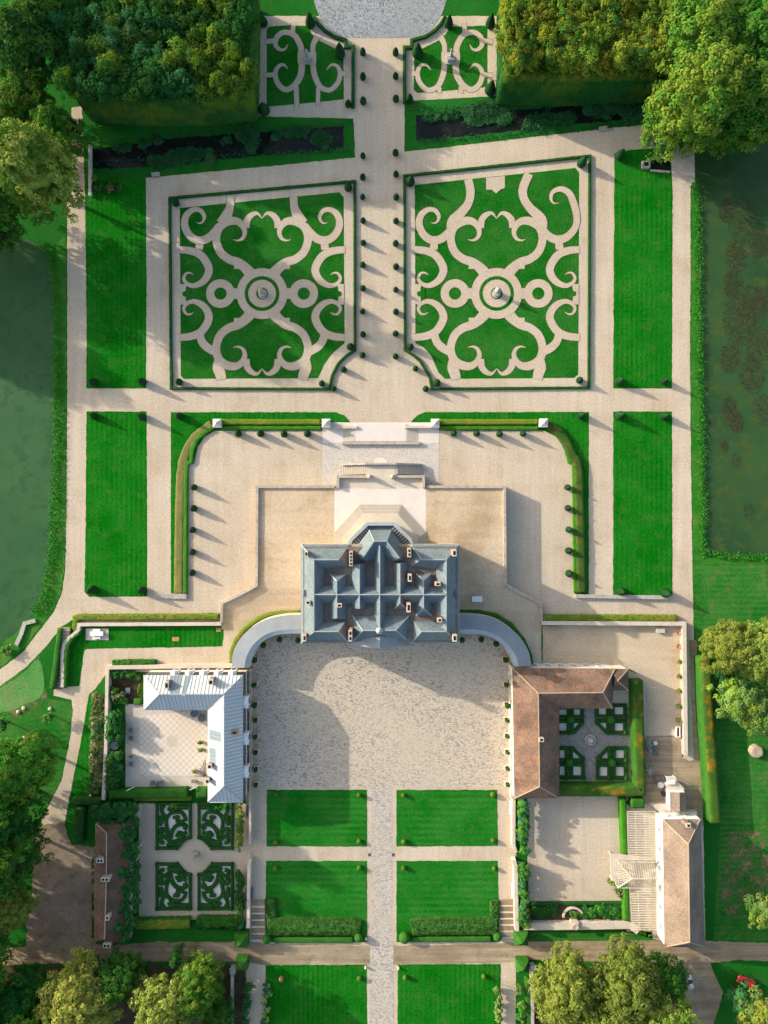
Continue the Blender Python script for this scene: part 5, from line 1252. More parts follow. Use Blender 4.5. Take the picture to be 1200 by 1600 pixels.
mb = MB(); mb.prism(W([(1040,1226),(1060,1222),(1069,1232),(1069,1237),(1047,1237)], 2), 0, 2.0); mb.prism(W([(1016,1257),(1046,1258),(1047,1268),(1090,1269),(1090,1275),(1037,1274)], 1.5), 0, 1.4); child(mb, 'yard_wall', MT['stone_light'], an)
mb = MB()
for i in range(9):
    a, b = P(1041+i*1.6, 1213, 2.4), P(1042+i*1.6, 1226, 2.4); mb.bar((a[0], a[1], 2.4), (b[0], b[1], 2.4), .12, .08)
for t in (1214, 1225):
    a, b = P(1040, t, 2.5), P(1055, t, 2.5); mb.bar((a[0], a[1], 2.5), (b[0], b[1], 2.5), .12, .1)
for a in ((1041,1214),(1054,1214)):
    c = P(*a, 1.2); mb.box((c[0], c[1], 0), (.12, .12, 2.4))
child(mb, 'pergola', MT['white_paint'], an)

# glasshouse
gm = N('greenhouse_glass'); tr = gm.n('ShaderNodeBsdfTransparent'); mxs = gm.n('ShaderNodeMixShader'); mxs.inputs[0].default_value = .10
gm.l(tr.outputs[0], mxs.inputs[1]); gm.l(gm.bs.outputs[0], mxs.inputs[2]); gm.l(mxs.outputs[0], gm.out.inputs[0]); MT['glass'] = gm.fin((.72, .70, .62), .2, .5)
x0, y0, _ = P(1003, 1355, 2); gh = empty('glasshouse', (x0, y0, 0), 'white-ribbed glasshouse leaning on the barn with a hipped porch in its middle', 'glasshouse')
def lean(ya, yb, xa0, xa1, xb, name):
    def arc(t, y):   # curved eave to wall
        xa = xa0+(xa1-xa0)*(y-ya)/(yb-ya); return (xa+(xb-xa)*t, y+ (6*t if True else 0)*0, 2.0+2.5*math.sin(t*math.pi/2))
    g_ = MB(); fr = MB(); n = max(2, int((yb-ya)/3.6)); T = 6
    for i in range(n+1):
        y = ya+(yb-ya)*i/n
        for k in range(T): fr.bar(V(*arc(k/T, y)), V(*arc((k+1)/T, y)), .07, .08)
    for k in (0, 1.8, T):
        for i in range(n): fr.bar(V(*arc(k/T, ya+(yb-ya)*i/n))+Vector((0,0,.02)), V(*arc(k/T, ya+(yb-ya)*(i+1)/n))+Vector((0,0,.02)), .12, .12)
    for k in range(T):
        g_.add([V(*arc(k/T, ya))-Vector((0,0,.07)), V(*arc(k/T, yb))-Vector((0,0,.07)), V(*arc((k+1)/T, yb))-Vector((0,0,.07)), V(*arc((k+1)/T, ya))-Vector((0,0,.07))], [(0,1,2,3)])
    a, b = V(*arc(0, ya)), V(*arc(0, yb)); g_.add([a, b, (b.x, b.y, .5), (a.x, a.y, .5)], [(0,1,2,3)])
    fr.bar((a.x, a.y, .3), (b.x, b.y, .3), .3, .6)
    child(g_, name, MT['glass'], gh); child(fr, 'frame', MT['stone_light'], gh)
lean(1268, 1343, 980, 982, 1024, 'glazed_roof'); lean(1389, 1453, 984, 988, 1026, 'glazed_roof')
A, B = (987,1373,5.0), (1027,1373,5.0); ez = 3.4
Fq = [[(966,1347,ez),(1024,1347,ez),B,A], [(966,1347,ez),A,(966,1387,ez)], [A,B,(1024,1387,ez),(966,1387,ez)]]
mb = roof_faces(Fq); child(mb, 'porch_glass', MT['glass'], gh)
mb = MB(); tmp = roof_faces(Fq, seams=(.52,.08,.08)); k = [i for i, m_ in enumerate(tmp.m) if m_ == 1]; mb.v = tmp.v; mb.f = [tmp.f[i] for i in k]; mb.m = [0]*len(k)
for a, b in ((A,B),(A,(966,1347,ez)),(A,(966,1387,ez)),((966,1347,ez),(966,1387,ez)),((966,1347,ez),(1024,1347,ez)),((966,1387,ez),(1024,1387,ez))): mb.bar(V(*a)+Vector((0,0,.04)), V(*b)+Vector((0,0,.04)), .22, .18)
for q in ((966,1347),(966,1387),(966,1367)):
    c = P(*q, ez); mb.box((c[0], c[1], 0), (.2, .2, ez))
child(mb, 'porch_frame', MT['stone_light'], gh)
mb = MB(); mb.prism(W([(953,1332),(964,1340),(964,1384),(955,1372)], 2.6), 2.35, 2.6); mb.prism(W([(954,1334),(1022,1341),(1022,1345),(962,1345)], 2.8), 2.5, 2.7)
for q in ((954,1334),(955,1371),(957,1350)):
    c = P(*q, 1); mb.box((c[0], c[1], 0), (.3, .3, 2.3))
child(mb, 'portico', MT['stone_light'], gh)

# ivy-covered cottage
x0, y0, _ = P(172, 1380, 3); co = empty('ruined_cottage', (x0, y0, 0), 'old cottage with sagging mossy tile roof half swallowed by ivy beside the stone yard', 'cottage')
ze, zr = 3.3, 6.0
mb = MB(); mb.prism(W([(149,1288),(202,1286),(199,1474),(148.5,1472)], ze), 0, ze-.05); child(mb, 'wall', MT['grey_stone'], co)
A, B = (166.7,1302,zr), (163.5,1467,zr); Mm = (166,1385,zr-.15)
F = [[(150,1286.5,ze),A,Mm,(147,1385,ze)],[(147,1385,ze),Mm,B,(147.5,1472,ze)]]
child(roof_faces(F+[[(147.5,1472,ze),B,(199,1475,ze)]], cap=[[A,Mm,B],[A,(150,1286.5,ze)]]), 'tile_roof', [MT['tile'], MT['tile'], MT['ridge_tile']], co)  # yard slope and lower hip in ordinary tile
F = [[A,(204,1285,ze),(203,1385,ze),Mm],[Mm,(203,1385,ze),(199,1475,ze),B],[(150,1286.5,ze),(204,1285,ze),A]]
child(roof_faces(F), 'mossy_roof', MT['tile_moss'], co)
for px, py, w, d, z1, fl in ((156,1345,1.5,.9,6.4,2),(164,1374.5,1.7,.8,7.2,2),(167.5,1434.5,.7,1.0,7,1),(166.5,1478,1.6,.9,5.4,2)): chimney(co, px, py, w, d, 2.5 if py > 1470 else 3.5, z1, fl, 'grey_stone')
random.seed(5)
mb = MB()
for k in range(110):   # ivy over the far slope
    y = random.uniform(1290, 1472); x = random.uniform(194, 216)-(6 if random.random() < .3 else 0)-(5 if y > 1440 else 0); z = 3.3+max(0, (205-x))*.07
    c = P(x, y, z); bush_geo(mb, (c[0], c[1], z), random.uniform(.6, 1.2), random.uniform(.6, 1.2), .5, 60, .2)
for k in range(84):
    x = random.uniform(148, 214); y = random.uniform(1258, 1288); z = random.uniform(2.2, 3.6); c = P(x, y, z); bush_geo(mb, (c[0], c[1], z), 1.1, 1.0, .6, 66, .2)
for k in range(22):
    y = random.uniform(1340, 1465); c = P(145.5, y, 2.6); bush_geo(mb, (c[0], c[1], 2.6), .4, .7, .5, 44, .16)
child(mb, 'ivy', LF['ivy'], co)
# ------------------------------------------------------------------ ornaments and furniture
def figure(mb, z0, h, m=0):
    """draped standing stone figure, one arm raised"""
    k = h/1.7
    mb.lathe((0,0,z0), [(.26*k,0),(.30*k,.1*k),(.24*k,.5*k),(.20*k,.85*k),(.17*k,1.0*k),(.22*k,1.2*k),(.24*k,1.36*k),(.10*k,1.43*k),(.075*k,1.48*k),(.11*k,1.55*k),(.125*k,1.62*k),(.11*k,1.72*k),(.02,1.78*k)], 12, m)
    mb.tube([(.2*k,0,z0+1.34*k),(.33*k,.05,z0+1.12*k),(.25*k,.16*k,z0+.95*k)], [.075*k,.06*k,.045*k], 7, m)
    mb.tube([(-.2*k,0,z0+1.34*k),(-.36*k,.02,z0+1.5*k),(-.30*k,.08,z0+1.85*k)], [.075*k,.06*k,.04*k], 7, m)
def statue(px, py, label, h=1.9, ped=1.4, base=1.5, group='stone statues of the parterres', rz=0):
    x, y, _ = P(px, py, 1.5); e = empty('statue', (x, y, 0), label, 'statue', group, rz)
    mb = MB(); mb.box((0,0,0), (base,base,.25)); mb.box((0,0,.254), (base*.68,base*.68,ped-.45)); mb.box((0,0,ped-.192), (base*.85,base*.85,.19)); mb.build('pedestal', MT['grey_stone'], e)
    mb = MB(); figure(mb, ped, h); mb.build('figure', MT['grey_stone'], e, True)
statue(479.5, 88, 'pale statue on a square pedestal in the small parterre under the autumn wood', base=2.0, ped=1.7, h=2.3)
statue(704.5, 88, 'pale statue on a square pedestal in the small parterre under the golden wood', base=2.0, ped=1.7, h=2.3)
statue(304, 1338, 'grey leaning-looking statue at the crossing of the four box broderies', base=1.35, ped=1.3, h=2.0, group=None)
for px, py, nm in ((409.3, 457.5, 'green pond'), (776.5, 456.5, 'weedy pond')):
    x, y, _ = P(px, py, 1.3); e = empty('centre_urn', (x, y, 0), f'tall grey urn at the ringed centre of the {nm} side parterre', 'urn', 'urns at the parterre centres')
    mb = MB(); mb.lathe((0,0,0), [(1.05,0),(1.05,.28),(.8,.3),(.72,1.1),(.85,1.2),(.85,1.32),(.02,1.33)], 16); mb.build('plinth', MT['grey_stone'], e)
    mb = MB(); mb.lathe((0,0,1.33), [(.42,0),(.26,.15),(.2,.35),(.5,.7),(.68,1.1),(.62,1.3),(.72,1.38),(.45,1.5),(.25,1.85),(.3,2.1),(.12,2.35),(.02,2.5)], 14); mb.build('urn', MT['grey_stone'], e, True)
x, y, _ = P(922.5, 1156.5, .6); e = empty('basin', (x, y, 0), 'round stone basin with a tilted grey sundial block in the knot garden', 'basin')
mb = MB(); mb.lathe((0,0,0), [(1.25,.05),(1.3,.5),(1.3,.62),(1.05,.64),(1.0,.4),(.02,.38)], 24); mb.build('rim', MT['grey_stone'], e)
mb = MB(); mb.lathe((0,0,.40), [(.55,0),(.5,.5),(.02,.55)], 10); mb.box((.15,-.1,.9), (.8,.55,.3), .7); mb.build('block', MT['stone_light'], e)

# planters with clipped bushes round the court of honour
tubm = MB(); w = .98
for a, b, c, d in ((0,-w/2,w,.1),(0,w/2,w,.1),(-w/2,0,.1,w),(w/2,0,.1,w)): tubm.box((a, b, .06), (c, d, .86))
for a in (-1, 1):
    for b in (-1, 1): tubm.box((a*w/2, b*w/2, 0), (.16, .16, .98)); tubm.lathe((a*w/2, b*w/2, .98), [(.06,0),(.09,.07),(.02,.16)], 8)
tubm.box((0,0,.06), (w-.1, w-.1, .72), 0, 1)
to = tubm.build('tub', [MT['tub'], MT['soil']]); bo = MB(); bo.lathe((0,0,.75), [(.06,0),(.06,.5),(.35,.6),(.52,.9),(.50,1.2),(.32,1.45),(.02,1.55)], 12)
for i, v in enumerate(bo.v):
    k = 1+.06*noise.noise(Vector(v)*4); bo.v[i] = (v[0]*k, v[1]*k, v[2])
bo = bo.build('bush', LF['box'], smooth=True)
def planter(px, py, label, sc=1.0, rz=0, bush_sc=1.0):
    x, y, _ = P(px, py, .6); e = empty('tub_planter', (x, y, 0), label, 'planter', 'tubs along the court of honour', rz)
    a = bpy.data.objects.new('tub', to.data); COL.objects.link(a); a.parent = e; a.scale = (sc,)*3
    b = bpy.data.objects.new('bush', bo.data); COL.objects.link(b); b.parent = e; b.scale = (bush_sc, bush_sc, bush_sc)
for side, L in (('zinc wing', [(399.5,1029,1.35),(398.5,1069,1.05),(399.5,1099.5,1.25),(400,1123.6,1),(400,1150,1),(400.3,1174,1),(400.5,1200.6,1),(400.5,1225,.9)]), ('tiled wing', [(788.5,1029,1.3),(790,1068.6,1.05),(791,1099.8,1.3),(791,1124,.9),(791.5,1149,.85),(792,1174,.85),(792,1199.5,.8),(792.5,1224.5,.8)])):
    for i, (px, py, k) in enumerate(L): planter(px, py, f'{ORD[i]} cream tub with clipped bush from the chateau along the {side} wall', 1.0, 0, k)
for px, py, n_ in ((413.5,1006,'middle tub planter under the curve of the gallery on the zinc wing side'),(438.5,997.5,'tub planter under the straight gallery on the zinc wing side'),(467,998.5,'tub planter tucked against the chateau corner on the zinc wing side'),
                   (773.5,1004,'middle tub planter under the curve of the gallery on the tiled wing side'),(750.5,997,'tub planter under the straight gallery on the tiled wing side'),(720.5,998,'tub planter tucked against the chateau corner on the tiled wing side')):
    planter(px, py, n_, .9, .3, 1.35)
for o in (to, bo): bpy.data.objects.remove(o)

# terracotta pots along the service court
pm = MB(); pm.lathe((0,0,0), [(.32,0),(.5,.6),(.58,.62),(.58,.74),(.47,.74),(.44,.6),(.02,.58)], 16); pm = pm.build('pot', MT['terracotta'])
pb = MB(); bush_geo(pb, (0,0,.95), .5, .5, .45, 90, .16); pb = pb.build('plant', LF['bright'])
for i, (px, py) in enumerate(((1060,988),(1060,1009.5),(1060.5,1033),(1060,1056),(1059.5,1078.5),(1059.5,1102.5),(1058.5,1124.5))):
    x, y, _ = P(px, py, .5); e = empty('terracotta_pot', (x, y, 0), (f'{ORD[i]} empty terracotta pot from the wall corner of the service court' if i < 2 else f'planted terracotta pot, {ORD[i]} from the wall corner of the service court'), 'pot', 'pots along the service court wall')
    a = bpy.data.objects.new('pot', pm.data); COL.objects.link(a); a.parent = e
    if i >= 2:
        b = bpy.data.objects.new('plant', pb.data); COL.objects.link(b); b.parent = e
x, y, _ = P(1065.5, 1127.5, .5); e = empty('stone_pot', (x, y, 0), 'pale empty stone pot touching the last planted terracotta pot', 'pot'); a = bpy.data.objects.new('pot', pm.data); COL.objects.link(a); a.parent = e
a.material_slots[0].link = 'OBJECT'; a.material_slots[0].material = MT['stone_light']
for o in (pm, pb): bpy.data.objects.remove(o)
def trough(px, py, w, d, h, label, inner='soil', rz=0, mat='white_paint'):
    x, y, _ = P(px, py, h); mb = MB()
    for a, b, c, e_ in ((0,-d/2+.09,w,.18),(0,d/2-.09,w,.18),(-w/2+.09,0,.18,d-.37),(w/2-.09,0,.18,d-.37)): mb.box((a, b, 0), (c, e_, h))
    mb.box((0,0,0), (w-.37, d-.37, h*.75), 0, 1); o = mb.build('stone_trough', [MT[mat], MT[inner]]); o.location = (x, y, 0); o.rotation_euler = (0,0,rz)
    tag(o, label, 'trough')
trough(1060, 1144, .95, 2.5, .8, 'long white stone trough standing by the service court wall', 'soil')
def bench(name, px, py, w, d, h, label, mat='white_paint', rz=0, back=True, cat='bench', group=None, gz=0.0):
    x, y, _ = P(px, py, h+gz); e = empty(name, (x, y, gz), label, cat, group, rz)
    mb = MB(); mb.box((0,0,h), (w, d, .12)); mb.build('seat', MT[mat], e)
    for s in (-1, 1):
        mb = MB(); mb.box((s*(w/2-.2), 0, 0), (.18, d*.8, h-.003)); mb.build('leg', MT[mat], e)
    if back:
        mb = MB(); mb.box((0, d/2+.02, h+.12), (w, .1, .5)); mb.build('backrest', MT[mat], e)
bench('stone_table', 745.5, 936, 2.4, 1.3, .8, 'pale stone table on the gravel beside the chateau', 'white_paint', back=False, cat='table', gz=th(936))
bench('stone_bench', 745.5, 929.5, 1.8, .5, .45, 'pale bench on the chateau side of the stone table', 'grey_stone', back=False, group='benches at the stone table', gz=th(936))
bench('stone_bench', 745.5, 942.5, 1.8, .5, .45, 'pale bench on the courtyard side of the stone table', 'grey_stone', back=False, group='benches at the stone table', gz=th(936))
mb = MB(); c = P(152.5, 991); mb.prism(W([(134.5,982),(170,982),(170,1000),(134.5,1000)]), Z3, Z3+.12); tag(mb.build('stone_plinth', MT['stone_light']), 'pale paved slab in the grass carrying a stone table', 'slab')
bench('stone_table', 151, 990, 3.0, 1.0, .8, 'long pale stone table on the paved slab below the garden wall', 'white_paint', back=False, cat='table')
bench('stone_bench', 151, 984.5, 1.8, .55, .45, 'bench on the wall side of the long table on the slab', 'white_paint', back=False, group='benches at the long table')
bench('stone_bench', 151, 996, 1.8, .55, .45, 'bench on the open side of the long table on the slab', 'white_paint', back=False, group='benches at the long table')
bench('stone_bench', 243.5, 273.5, 1.9, .6, .45, 'small grey bench at the upper gravel corner near the shaded moat', 'grey_stone', .12)
bench('stone_bench', 942, 202, 1.9, .6, .45, 'small grey bench at the gravel edge facing the weedy moat', 'grey_stone', .1)
for i, (px, py, n_) in enumerate(((234.5,180,'small greenish seat at the end of the dark group by the autumn wood'),(246,177,'first blue-grey seat of the dark group by the autumn wood'),(260,175,'second blue-grey seat of the dark group by the autumn wood'),(279.5,174,'lone grey seat at the wood end of the dark group'))):
    bench('garden_chair', px, py, .8 if i != 1 else 1.0, .8, .5, n_, 'cushion' if i in (1, 2) else 'grey_stone', random.uniform(-.2,.2), True, 'chair', 'seats by the autumn wood')
bench('garden_bench', 256, 184.5, 3.4, .5, .45, 'low weathered bench in front of the blue-grey seats', 'wood', .1, False)
for i, (px, py) in enumerate(((204.5,1141),(204.5,1153.5),(204.5,1181),(204.5,1194))):
    bench('garden_chair', px, py, .95, .85, .45, f'{ORD[i]} dark blue chair from the zinc roof along the paved court edge', 'cushion', -math.pi/2, True, 'chair', 'chairs on the paved court')
for i, (px, py) in enumerate(((237,1223),(244,1224),(251.5,1223))):
    bench('garden_chair', px, py, .8, .8, .45, f'{ORD[i]} dark chair of the row under the clipped hedge of the paved court', 'cushion', math.pi, True, 'chair', 'chairs on the paved court')
bench('wooden_stool', 303, 1221, 1.2, .7, .45, 'small wooden seat near the end of the paved court', 'wood', 0, False)
def parasol_frame():
    pass
# fountain cluster, ladders, flags of the paved court
def ladder(px, py, label, rz):
    x, y, _ = P(px, py, 1.8); e = empty('folding_easel', (x, y, 0), label, 'easel', 'white frames at the hedge gaps', rz)
    for s in (-1, 1):
        mb = MB(); mb.bar((s*.7, -.3, 0), (s*.7, .25, 2.1), .14, .12); mb.build('post', MT['white_paint'], e)
    mb = MB(); mb.bar((-.7,.25,2.1), (.7,.25,2.1), .14, .14); mb.bar((-.7,-.1,.8), (.7,-.1,.8), .12, .12); mb.build('rail', MT['white_paint'], e)
ladder(203.5, 1234, 'white leaning frame at the corner of the paved court hedge', .5)
ladder(302, 1233, 'white leaning frame in the gap of the paved court hedge', .4)
# small tables and people-less clutter of the paved court
def umbrella_table(px, py, label):
    x, y, _ = P(px, py, .75); e = empty('garden_table', (x, y, 0), label, 'table', 'round tables of the paved court')
    mb = MB(); mb.lathe((0,0,.70), [(.9,0),(.9,.05),(.02,.06)], 18); mb.build('table_top', MT['cushion'], e)
    mb = MB(); mb.lathe((0,0,0), [(.35,0),(.08,.06),(.06,.69)], 8); mb.build('pedestal', MT['iron'], e)
umbrella_table(303, 1115, 'round grey table in the shade below the zinc roof')
umbrella_table(315, 1122, 'round grey table in the inner corner of the zinc wing')
mb = MB()
for s in range(7):
    a, b = P(304+s*2.7, 1212-s*4.2, .03), P(318+s*.6, 1213, .03)
    mb.bar((a[0], a[1], Z4), (b[0], b[1], Z4), .2, .06)
tag(mb.build('wooden_deck', MT['wood']), 'triangular slatted wooden deck against the court face of the zinc wing', 'deck')
for i, (px, py) in enumerate(((313,1160),(314,1172),(304,1205))):
    x, y, _ = P(px, py, .8); e = empty('potted_shrub', (x, y, 0), ('upper','lower','lone small')[i]+' grey-green potted shrub against the court face of the zinc wing', 'potted shrub', 'potted shrubs of the paved court')
    mb = MB(); mb.lathe((0,0,0), [(.3,0),(.45,.5),(.5,.55),(.02,.56)], 12); mb.build('pot', MT['stone'], e)
    mb = MB(); bush_geo(mb, (0,0,1.0), .8, .7, .6, 130, .15); mb.build('plant', LF['olive'], e)

# well, arch, yard things
x, y, _ = P(1183, 1175, 1.2); e = empty('stone_well', (x, y, 0), 'round stone well stump on the orchard grass', 'well')
mb = MB(); mb.lathe((0,0,0), [(1.5,0),(1.45,.6),(1.4,1.2),(1.3,1.35),(.95,1.4),(.02,1.35)], 18, jit=.07); mb.build('drum', MT['stump_stone'], e)
mb = MB(); n = 24; c = P(896, 1434, .6)
pts = [(c[0]+2.3*math.cos(math.pi*i/n), c[1]+2.2*math.sin(math.pi*i/n), .55) for i in range(n+1)]
wall_geo(mb, pts, .42); tag(mb.build('half_round_kerb', MT['stone_light']), 'half-round pale kerb standing in the rose bed', 'kerb')
x, y, _ = P(897, 1443, 1); e = empty('stone_urn', (x, y, 0), 'carved pale stone urn on the wall in front of the half-round kerb', 'urn')
mb = MB(); mb.box((0,0,0), (1.5,1.5,1.5)); mb.box((0,0,1.504), (1.75,1.75,.16)); mb.build('plinth', MT['stone_light'], e)
mb = MB(); mb.lathe((0,0,1.664), [(.4,0),(.25,.15),(.55,.5),(.75,.75),(.7,.85),(.45,.8),(.02,.75)], 12); mb.build('bowl', MT['stone'], e)
for i, (px, py, r_, n_, m_) in enumerate(((1024,1161,.45,'pale blue covered bundle on the service yard dirt','white_paint'),(1020.5,1168,.42,'dark round bin in the service yard','cushion'),(1024.5,1176.5,.55,'dark round bin beside a small frame in the service yard','cushion'),(1032,1226,.7,'round pale lidded tub by the white lean-to','white_paint'),(1037,1240,.55,'black square crate by the white lean-to','iron'))):
    x, y, _ = P(px, py, .4); mb = MB(); mb.lathe((0,0,0), [(r_*.8,0),(r_,.5),(r_*1.08,.62),(r_*.9,.66),(r_*.85,.5),(.02,.48)], 12); o = mb.build('yard_bin', MT[m_]); o.location = (x, y, 0); tag(o, n_, 'bin')
x, y, _ = P(1030, 1216, .5); mb = MB()
for i in range(7): mb.box((-1+i*.33, 0, 0), (.25, 1.4, .5))
mb.box((0,-.5,.504), (2.3,.1,.06)); mb.box((0,.5,.504), (2.3,.1,.06))
o = mb.build('pallet', MT['wood']); o.location = (x, y, 0); tag(o, 'brown wooden pallet lying by the white lean-to', 'pallet')
mb = MB(); random.seed(11)
for i in range(90):
    px, py = random.uniform(1008,1016), random.uniform(1153,1180); c = P(px, py)
    mb.tube([(c[0], c[1], .15+random.uniform(0,.7)), (c[0]+random.uniform(-.3,.3), c[1]+random.uniform(-.3,.3), .2+random.uniform(0,.7))], [.14,.14], 6)
tag(mb.build('log_pile', MT['stone']), 'pile of pale cut logs against the tall hedge in the service yard', 'log pile')
mb = MB()
for i in range(22):
    px, py = 1015+random.gauss(0,2.2), 1204+random.gauss(0,2.6); c = P(px, py); mb.lathe((c[0], c[1], 0), [(.25,0),(.28,.2),(.12,.36),(.02,.38)], 7, jit=.2)
tag(mb.build('rubble_heap', MT['grey_stone']), 'small heap of grey rubble in the service yard', 'rubble heap')
bench('stone_bench', 993+10, 985, 0.1, .1, .1, 'tiny', 'stone') if False else None
mb = MB(); c = P(1032, 985, .7); mb.box((0,0,0), (1.8,.95,.7)); mb.box((0,0,.704), (2.0,1.15,.12)); o = mb.build('stone_chest', MT['stone_light']); o.location = (c[0], c[1], 0); tag(o, 'pale square stone block on the gravel under the service court wall', 'block')
for px, py, n_ in ((274.5,998.5,'small tan square cover in the grass below the golden terrace hedge'),(341,984,'small tan square cover at the lawn end by the terrace wall')):
    mb = MB(); mb.prism(W([(px-5.5,py-3),(px+5.5,py-3),(px+5.5,py+3),(px-5.5,py+3)] if px < 300 else [(px-3,py-3),(px+4,py-3),(px+4,py+3),(px-3,py+3)]), Z2, .09); mb.box((*P(px, py)[:2], .09), (.3,.06,.05), 0, 1)
    tag(mb.build('inspection_cover', [MT['terracotta'], MT['iron']]), n_, 'cover')
for i, (px, py) in enumerate(((78,1107.5),(28,1112.5),(37,1106.5),(38,1153))):
    x, y, _ = P(px, py, .2); mb = MB(); mb.lathe((0,0,-.05), [(.45,0),(.5,.25),(.3,.45),(.02,.5)], 9, jit=.18); o = mb.build('boulder', MT['stone_light']); o.location = (x, y, 0)
    tag(o, ('pale rounded stone alone on the slope lawn by the path','pale stone at the bare edge of the bright slope grass','smaller pale stone beside another at the bare edge','pale stone in the tree shade on the slope')[i], 'stone')
x, y, _ = P(179, 1165, .6); mb = MB(); mb.lathe((0,0,0), [(.6,0),(.8,.5),(.95,.7),(1.0,.8),(.75,.82),(.7,.55),(.02,.5)], 18); o = mb.build('stone_bowl', MT['grey_stone']); o.location = (x, y, 0); tag(o, 'round stone bowl between the two big shrubs of the wall garden', 'bowl')
mb = MB(); mb.box((0,0,0), (1.0,1.2,.55)); mb.box((0,0,.554), (1.1,1.3,.05), 0, 1); c = P(199.5, 1079, .5); o = mb.build('cold_frame', [MT['wood'], MT['cushion']]); o.location = (c[0], c[1], 0); tag(o, 'small grey-green cold frame in the shrub corner by the zinc wing', 'cold frame')
mb = MB(); c = P(363, 1518, 1.8); mb.box((0,0,0), (1.1,1.2,1.7)); mb.frustum((0,0,1.704), (1.35,1.45), (.7,.8), .3); o = mb.build('gate_pier', MT['grey_stone']); o.location = (c[0], c[1], 0); tag(o, 'square stone gate pier ending the narrow wall by the yellow trees', 'pier')
mb = MB(); c = P(833, 1515, 1.8); mb.box((0,0,0), (1.1,1.2,1.7)); mb.frustum((0,0,1.704), (1.35,1.45), (.7,.8), .3); o = mb.build('gate_pier', MT['grey_stone']); o.location = (c[0], c[1], 0); tag(o, 'square stone gate pier at the head of the chestnut grove wall', 'pier')
for px, py, n_ in ((571.5,1512,'small stone bollard at the lawn corner beside the avenue, on the yellow tree side'),(622.5,1513,'small stone bollard at the lawn corner beside the avenue, on the chestnut side'),(572,1467,'stone bollard by the avenue end of the laurel hedge near the broderie garden')):
    x, y, _ = P(px, py, .4); mb = MB(); mb.lathe((0,0,0), [(.28,0),(.26,.5),(.3,.6),(.2,.8),(.02,.88)], 12); o = mb.build('bollard', MT['stone_light']); o.location = (x, y, 0); tag(o, n_, 'bollard', 'stone bollards of the avenue')
for px, py, n_ in ((387,1267,'upper dark bench against the courtyard wall by the broderie garden'),(394,1395,'lower grey bench against the step wall by the broderie garden')):
    bench('wall_bench', px, py, 2.6, .5, .45, n_, 'cushion', math.pi/2, True)
for px, py, n_ in ((797.5,1262,'upper pale bench against the wall of the lower gravel court'),(800.5,1392,'lower pale bench against the step wall of the lower gravel court')):
    bench('wall_bench', px, py, 3.2, .5, .45, n_, 'white_paint', -math.pi/2, True)
for px, y0_, y1_, n_ in ((774, 1533, 1546, 'thin dark guy post leaning over the shrub strip by the forecourt'), (808, 1533, 1545, 'thin dark guy post leaning over the shrub strip by the grove wall')):
    a = P(px, y0_, 1.6); b = P(px+34 if px < 800 else px+14, y1_, 0); mb = MB(); mb.tube([(a[0], a[1], 0), (a[0], a[1], 1.7)], [.06,.05], 6); mb.tube([(a[0], a[1], 1.65), (b[0], b[1], .05)], [.035,.035], 5)
    tag(mb.build('guy_post', MT['iron']), n_, 'post', 'guy posts')
# car
def car(px, py, rz, label, body, sc=1.0):
    x, y, _ = P(px, py, .8); e = empty('parked_car', (x, y, 0), label, 'car', None, rz); e.scale = (sc, sc, sc)
    st = [(-2.05,.62,.50,.80),(-1.9,.78,.40,.98),(-1.2,.84,.32,1.02),(0,.86,.30,1.0),(1.0,.85,.30,.96),(1.6,.80,.34,.88),(2.0,.66,.42,.72)]
    mb = MB(); vs = []; fs = []
    for (a, hw, zb, zt) in st: vs += [(a,-hw,zb),(a,-hw*1.03,(zb+zt)/2),(a,-hw*.9,zt),(a,hw*.9,zt),(a,hw*1.03,(zb+zt)/2),(a,hw,zb)]
    for i in range(len(st)-1):
        for k in range(6): fs.append((i*6+k, (i+1)*6+k, (i+1)*6+(k+1) % 6, i*6+(k+1) % 6))
    fs += [tuple(range(6)), tuple(range(len(vs)-6, len(vs)))[::-1]]
    mb.add(vs, fs); mb.build('body', body, e, True)
    mb = MB(); cs = [(-1.75,.70,.98),(-1.25,.62,1.44),(.1,.62,1.46),(.95,.72,.97)]
    vs = []; fs = []
    for a, hw, z in cs: vs += [(a,-hw,z),(a,hw,z)]
    for i in range(3): fs.append((2*i, 2*i+2, 2*i+3, 2*i+1))
    for s in (0, 1): fs.append((s, 2+s, 4+s, 6+s))
    mb.add(vs, [fs[0], fs[2], fs[3], fs[4]], 0); mb.build('windows', MT['window'], e)
    mb = MB(); mb.box((-.57,0,1.44), (1.3,1.2,.05)); mb.build('roof', body, e)
    for a in (-1.3, 1.3):
        for b in (-.78, .78):
            mb = MB(); mb.tube([(a,b-.1,.32),(a,b+.1,.32)], [.32,.32], 16); w_ = mb.build('wheel', MT['rubber'], e)
            mb = MB(); mb.tube([(a,b-.115,.32),(a,b+.115,.32)], [.18,.18], 12); mb.build('rim', MT['cap'], w_)
    for b in (-.5, .5):
        mb = MB(); mb.box((1.93,b,.62), (.16,.3,.13)); mb.build('headlight', MT['white_paint'], e)
        mb = MB(); mb.box((-2.02,b*1.1,.7), (.1,.22,.16)); mb.build('taillight', MT['red'], e)
car(1166, 1534, math.radians(160), 'small red car parked on the grass edge under the blue-green tree', MT['red'], 1.03)
car(1079, 1536, math.radians(100), 'white car half hidden under the edge of the big chestnut', MT['white_paint'], .78)

